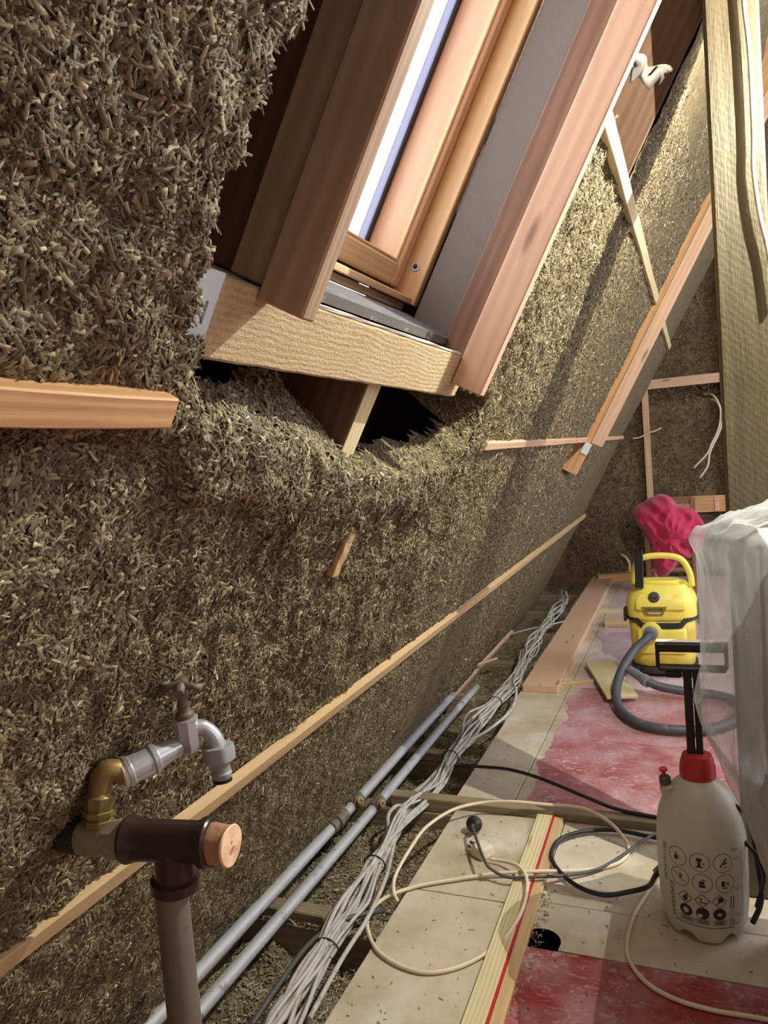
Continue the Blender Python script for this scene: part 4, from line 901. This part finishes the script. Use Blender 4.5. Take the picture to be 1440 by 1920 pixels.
# relief valve
lathe('valve_boss', [(.018, -.03), (.0165, .0), (.010, .006)], (SX - .063, SY - .018, .318), (-.25, -.1, 1), M['bottle'], spr, 18)
lathe('valve_body', [(.0125, 0), (.0125, .012), (.010, .016), (.006, .018)], (SX - .066, SY - .020, .324), (-.1, -.05, 1), M['cable_mid'], spr, 16)
lathe('valve_button', [(.0045, 0), (.0042, .008), (.009, .012), (.0085, .017), (.004, .018)], (SX - .068, SY - .021, .341), (-.1, -.05, 1), M['red_cap'], spr, 16)
# printed panel wrapped round the bottle
def wrap(me, u0, v0, rot=0., flip=False):
    """lay flat artwork (x,y in metres) on the bottle: u along the girth from the front, v up"""
    pf_h = [p[1] for p in prof]; pf_r = [p[0] for p in prof]
    for v in me.vertices:
        x, y = v.co.x, v.co.y
        if rot: x, y = x * math.cos(rot) - y * math.sin(rot), x * math.sin(rot) + y * math.cos(rot)
        u, h = u0 + x, v0 + y; r = float(np.interp(h, pf_h, pf_r)) + .0007 + v.co.z
        th = -math.pi / 2 + u / .0925
        v.co = (SX + r * math.cos(th), SY + r * math.sin(th), h)
    return me
def art(name, bmfn, u, v, mat='print', rot=0.):
    bm = bmesh.new(); bmfn(bm); me = bm_mesh(bm); return link(name, wrap(me, u, v, rot), M[mat], bot)
def ring2(bm, r0, r1, n=28):
    a_ = [bm.verts.new((r0 * math.cos(q), r0 * math.sin(q), 0)) for q in np.linspace(0, 2 * math.pi, n, False)]; b_ = [bm.verts.new((r1 * math.cos(q), r1 * math.sin(q), 0)) for q in np.linspace(0, 2 * math.pi, n, False)]
    for k in range(n): bm.faces.new((a_[k], b_[k], b_[(k + 1) % n], a_[(k + 1) % n]))
def rect2(bm, x0, y0, x1, y1):
    nx = max(1, int(abs(x1 - x0) / .006)); xs2 = np.linspace(x0, x1, nx + 1)
    for k in range(nx): bm.faces.new([bm.verts.new((x, y, 0)) for x, y in ((xs2[k], y0), (xs2[k + 1], y0), (xs2[k + 1], y1), (xs2[k], y1))])
def line2(bm, x0, y0, x1, y1, w=.0005):
    d = Vector((x1 - x0, y1 - y0, 0)); q = Vector((-d.y, d.x, 0)).normalized() * w; n = max(1, int(d.length / .006))
    for k in range(n):
        a_, b_ = Vector((x0, y0, 0)) + d * (k / n), Vector((x0, y0, 0)) + d * ((k + 1) / n); bm.faces.new([bm.verts.new(c) for c in (a_ - q, b_ - q, b_ + q, a_ + q)])
def disc2(bm, r, cx=0, cy=0, n=20): bm.faces.new([bm.verts.new((cx + r * math.cos(q), cy + r * math.sin(q), 0)) for q in np.linspace(0, 2 * math.pi, n, False)])
icons = {0: lambda bm: (rect2(bm, -.005, -.006, .001, .0005), rect2(bm, -.003, .001, -.001, .006), line2(bm, .002, .002, .006, -.003)),
         1: lambda bm: (rect2(bm, -.005, .002, .003, .007), rect2(bm, -.003, -.006, .001, .002), rect2(bm, .004, -.001, .007, .0), rect2(bm, .004, -.003, .007, -.002), rect2(bm, -.006, -.008, .004, -.006)),
         2: lambda bm: (line2(bm, -.005, -.006, .005, .007, .0010), line2(bm, .001, -.002, .006, .001, .0012), rect2(bm, .002, -.007, .005, -.0055)),
         3: lambda bm: (line2(bm, -.009, .006, .009, -.006), line2(bm, .0, -.002, .004, .003, .0012), rect2(bm, .0, .003, .003, .006)),
         4: lambda bm: (rect2(bm, -.004, -.002, .003, .003), rect2(bm, -.005, -.007, .004, -.0025), rect2(bm, .0, .004, .002, .006), rect2(bm, .003, .004, .006, .005)),
         5: lambda bm: (rect2(bm, -.006, -.005, -.001, .004), rect2(bm, .001, .001, .006, .002), rect2(bm, .001, -.001, .006, .0), rect2(bm, .001, -.003, .006, -.002), rect2(bm, -.004, -.008, .003, -.006))}
K_ = 1.36
def scaled(fn):
    def g(bm):
        fn(bm); bmesh.ops.scale(bm, vec=(K_, K_, 1), verts=bm.verts[:])
    return g
UC = [-.050, -.004, .042]
for i in range(6):
    u, v = UC[i % 3] + .003 * (i // 3), (.190, .146)[i // 3] + (.003 if i % 3 == 0 else 0)
    art('icon_ring', scaled(lambda bm: ring2(bm, .0140, .0148)), u, v); art('icon_drawing', scaled(icons[i]), u, v)
for i, u in enumerate((-.037, -.003, .031)):
    art('hazard_diamond', scaled(lambda bm: [line2(bm, *q) for q in ((-.011, 0, 0, .011), (0, .011, .011, 0), (.011, 0, 0, -.011), (0, -.011, -.011, 0))]), u, .107)
    art('hazard_sign', scaled([lambda bm: (disc2(bm, .0038, 0, -.001), line2(bm, .001, 0, .003, .006, .0012), line2(bm, -.005, -.006, .005, -.006)), lambda bm: (rect2(bm, -.004, .001, .0, .004), line2(bm, -.004, -.002, .007, -.004, .0012)), lambda bm: (disc2(bm, .0045, .002, .003), *[line2(bm, -.006 + .003 * k, -.005 + .001 * k, .001, .0) for k in range(3)])][i]), u, .107, 'print' if i != 1 else 'print_red')
    art('mandatory_disc', scaled(lambda bm: ring2(bm, .0045, .0098) if i == 0 else disc2(bm, .0098)), u, .0785)
    if i == 2: art('mandatory_symbol', scaled(lambda bm: (rect2(bm, -.004, -.001, .004, .0008), rect2(bm, -.001, -.003, .001, .003))), u, .0785, 'cable_white')
    if i == 1: art('mandatory_symbol', scaled(lambda bm: disc2(bm, .0035, -.004, -.004)), u, .0785, 'cable_white')
    art('caption_box', scaled(lambda bm: [line2(bm, *q, .0003) for q in ((-.0105, -.004, .0105, -.004), (-.0105, .004, .0105, .004), (-.0105, -.004, -.0105, .004), (.0105, -.004, .0105, .004))] + [rect2(bm, -.008, q, .008, q + .0012) for q in (-.0025, -.0005, .0015)]), u, .0585)
link('lettering', wrap(text_mesh('HOW TO USE', .0135), -.0835, .168, math.pi / 2), M['print'], bot)
link('lettering', wrap(text_mesh('WARNINGS', .0150), -.0665, .092, math.pi / 2), M['print'], bot)
art('small_print', lambda bm: [rect2(bm, -.003 + q, -.033, -.001 + q, .033) for q in (0, .0065)], .058, .083)
art('rule_line', lambda bm: line2(bm, -.064, 0, .064, -.0, .0008), 0, .0465)
art('level_scale', lambda bm: (line2(bm, 0, -.075, 0, .072, .0005), line2(bm, 0, .072, .007, .078, .0005), *[line2(bm, 0, q, .008, q + .003, .0005) for q in (.045, .018, -.016, -.042)], *[line2(bm, -.009, q - .001, 0, q, .0006) for q in (.058, -.004, -.068)]), .088, .135)
for s_, v in (('Max', .214), ('5,0', .196), ('3,0', .130), ('1,0', .072), ('0,5', .052)):
    link('scale_lettering', wrap(text_mesh(s_, .010), .072, v), M['print'], bot)
# strap and hose at its side
tube('strap', [(SX + .060, SY - .02, .292), (SX + .090, SY - .01, .268), (SX + .104, SY, .22), (SX + .108, SY, .17), (SX + .112, SY + .005, .13), (SX + .115, SY + .005, .09), (SX + .110, SY + .01, .05), (SX + .095, SY + .01, .012)], .006, M['strap'], spr, 8)
tube('strap', [(SX + .085, SY - .03, .215), (SX + .108, SY - .03, .185), (SX + .120, SY - .02, .14), (SX + .116, SY, .10), (SX + .104, SY + .01, .05)], .0045, M['strap'], spr, 8)
shz = catmull([(SX - .086, SY + .01, .110), (SX - .10, SY + .0, .095), FZ(1215, 1662, .04), FZ(1180, 1672, .02), FZ(1130, 1678, .012), FZ(1080, 1660, .012), FZ(1044, 1628, .014), FZ(1034, 1600, .016), FZ(1050, 1574, .016), FZ(1090, 1560, .014), FZ(1150, 1556, .012), FZ(1215, 1568, .012), FZ(1290, 1580, .012), FZ(1370, 1590, .012)], 8)
hb = bmesh.new(); tube_bm(hb, shz, .0058, 10); link('spray_hose', bm_mesh(hb), M['cable_black'], spr)
lathe('hose_nut', [(.006, 0), (.0095, .001), (.0095, .018), (.006, .02)], (SX - .086, SY + .01, .110), (-.7, -.4, -.6), M['vac_grey'], spr, 12)

# ------------------------------------------------------------------ cabinet under a polythene sheet
cabn = empty('cabinet', (.4, 1.45, 0)); tag(cabn, 'white cabinet standing under the polythene sheet', 'cabinet')
CXL, CYF, CYB, CTOP = .118, 1.22, 1.68, .878
abox('side_panel', (CXL, CYF, 0), (CXL + .018, CYB, CTOP - .02), M['cabinet'], cabn); abox('side_panel', (.70, CYF, 0), (.718, CYB, CTOP - .02), M['cabinet'], cabn)
abox('front_door', (CXL + .02, CYF - .018, .06), (.698, CYF, CTOP - .03), M['cabinet'], cabn, .002); abox('back_panel', (CXL + .018, CYB - .01, 0), (.70, CYB, CTOP - .02), M['cabinet'], cabn)
abox('top_panel', (CXL - .010, CYF - .03, CTOP - .02), (.73, CYB, CTOP), M['cabinet'], cabn)
def sheet(bm):
    # curtain hanging down the cabinet's left side and round its front corner, in folds
    NU, NV = 90, 80; g = []
    lim = lambda v: float(np.interp(v, [0, .04, .1, .3, .5, .62, .72, .80, .9, 1], [.118, .132, .122, .120, .125, .138, .128, .105, .070, .030]))
    for j in range(NV + 1):
        v = j / NV; row = []
        for i in range(NU + 1):
            u = i / NU; y = 1.74 - u * .46
            out = math.sin(min(1, u / .30) * math.pi / 2) if u < .30 else .14 + .86 * (1 - sm(.30, 1.0, u))
            x = CXL - lim(v) * out
            q = Vector((u * 6, v * 2.2, 3)); rid = (1 - 2 * abs(mnoise.noise(q))) * .5 + (1 - 2 * abs(mnoise.noise(q * 2.1 + Vector((5, 1, 0))))) * .28 + .05 * mnoise.noise(Vector((u * 24, v * 10, 1)))
            fold = math.sin(u * 24 + 2.5 * math.sin(v * 3.1)) * .008 * (.35 + v) + (rid - .35) * .034
            z = CTOP + .010 - v * (.545 + .13 * float(sm(.40, .75, u))) + .012 * mnoise.noise(Vector((u * 5, v * 4, 9)))
            row.append(bm.verts.new((min(x - fold * .55, CXL - .004), y - fold * .8, z)))
        g.append(row)
    for j in range(NV):
        for i in range(NU): bm.faces.new((g[j][i], g[j + 1][i], g[j + 1][i + 1], g[j][i + 1]))
    # crumpled top rising over the cabinet
    NT_ = 34; top = [g[0]]
    for k in range(1, NT_ + 1):
        t = k / NT_; row = []
        for i in range(NU + 1):
            b0 = g[0][i].co; u = i / NU
            tx = b0.x + (.62 - b0.x) * t ** 1.2; ty = b0.y + (1.46 - b0.y) * t * .35
            q = Vector((tx * 16, ty * 12, 2)); rid = (1 - 2 * abs(mnoise.noise(q))) * .016 + (1 - 2 * abs(mnoise.noise(q * 2.3))) * .009
            hz = CTOP + .012 + .105 * sm(0, .75, t) * (.75 + .25 * math.sin(u * 5)) + rid * min(1, t * 8)
            row.append(bm.verts.new((tx, ty, hz)))
        top.append(row)
    for k in range(NT_):
        for i in range(NU): bm.faces.new((top[k][i], top[k][i + 1], top[k + 1][i + 1], top[k + 1][i]))
shd = join_bm('polythene_sheet', sheet, M['sheet'], smooth=True); tag(shd, 'crumpled translucent polythene sheet draped over the white cabinet', 'plastic sheet')

# ------------------------------------------------------------------ chair with a red garment
ch = empty('wooden_chair', (-.17, 5.6, 0)); tag(ch, 'small brown wooden chair hidden under the red garment by the gable', 'chair')
for x, y, h in ((-.33, 5.45, .42), (-.03, 5.45, .42), (-.33, 5.78, .62), (-.03, 5.78, .62)):
    abox('leg', (x - .018, y - .018, 0), (x + .018, y + .018, h), M['chair'], ch, .003, 'z')
abox('seat', (-.36, 5.43, .40), (0, 5.80, .425), M['chair'], ch, .004)
for z in (.50, .58): abox('back_rail', (-.33, 5.77, z), (-.03, 5.79, z + .05), M['chair'], ch, .003)
for z in (.14,): abox('stretcher', (-.33, 5.442, z), (-.03, 5.458, z + .03), M['chair'], ch, .002); abox('stretcher', (-.33, 5.77, z), (-.03, 5.79, z + .03), M['chair'], ch, .002)
def garment(bm):
    out = [(1183, 958), (1205, 942), (1235, 928), (1252, 930), (1268, 948), (1300, 958), (1312, 972), (1322, 995), (1318, 1018), (1308, 1040), (1296, 1046), (1280, 1046), (1270, 1055), (1256, 1075), (1240, 1084), (1226, 1072), (1221, 1048), (1218, 1020), (1208, 1000), (1194, 982)]
    YC = 5.52; pts2 = [FY(px, py, YC) for px, py in out]; cx = sum(p.x for p in pts2) / len(pts2); cz_ = sum(p.z for p in pts2) / len(pts2)
    ang = np.array([math.atan2(p.z - cz_, p.x - cx) for p in pts2]); rad = np.array([math.hypot(p.x - cx, p.z - cz_) for p in pts2]); o_ = np.argsort(ang); ang, rad = ang[o_], rad[o_]
    ang = np.concatenate([ang - 2 * math.pi, ang, ang + 2 * math.pi]); rad = np.concatenate([rad, rad, rad])
    NA, NB = 96, 44; grid = []
    for b in range(NB + 1):
        ph = math.pi * b / NB; row = []
        for k in range(NA):
            a_ = 2 * math.pi * k / NA - math.pi; R = float(np.interp(a_, ang, rad)); rr_ = math.sin(ph) ** .7; x, z = cx + R * rr_ * math.cos(a_), cz_ + R * rr_ * math.sin(a_)
            q = Vector((x * 8, b * .02, z * 6)); f1 = 1 - abs(mnoise.noise(q + Vector((z * 5, 0, x * 3)))) * 2; f2 = 1 - abs(mnoise.noise(q * 2.3 + Vector((7, 1, 2)))) * 2
            y = YC - math.cos(ph) * (.12 + .085 * f1 + .04 * f2)
            row.append(bm.verts.new((x + .008 * f2, y, z + .006 * f1)))
        grid.append(row)
    for b in range(NB):
        for k in range(NA): bm.faces.new((grid[b][k], grid[b][(k + 1) % NA], grid[b + 1][(k + 1) % NA], grid[b + 1][k]))
    bmesh.ops.remove_doubles(bm, verts=bm.verts[:], dist=.0005)
gar = join_bm('red_garment', garment, M['cloth'], smooth=True); tag(gar, 'crumpled crimson fabric garment thrown over the wooden chair', 'garment')

# ------------------------------------------------------------------ work lamp hung beside the post (outside the frame)
wl = empty('work_light', (.63, 1.62, 1.8)); tag(wl, 'work lamp on a hanging rod that lights the hemp slope', 'lamp')
abox('housing', (.60, 1.52, 1.80), (.66, 1.72, 2.0), M['vac_black'], wl, .006); abox('lens', (.597, 1.535, 1.815), (.5995, 1.705, 1.985), M['lens'], wl, 0)
lathe('hanger_rod', [(.010, 0), (.010, 1.0)], (.64, 1.62, 1.99), (0, 0, 1), M['vac_black'], wl, 12)
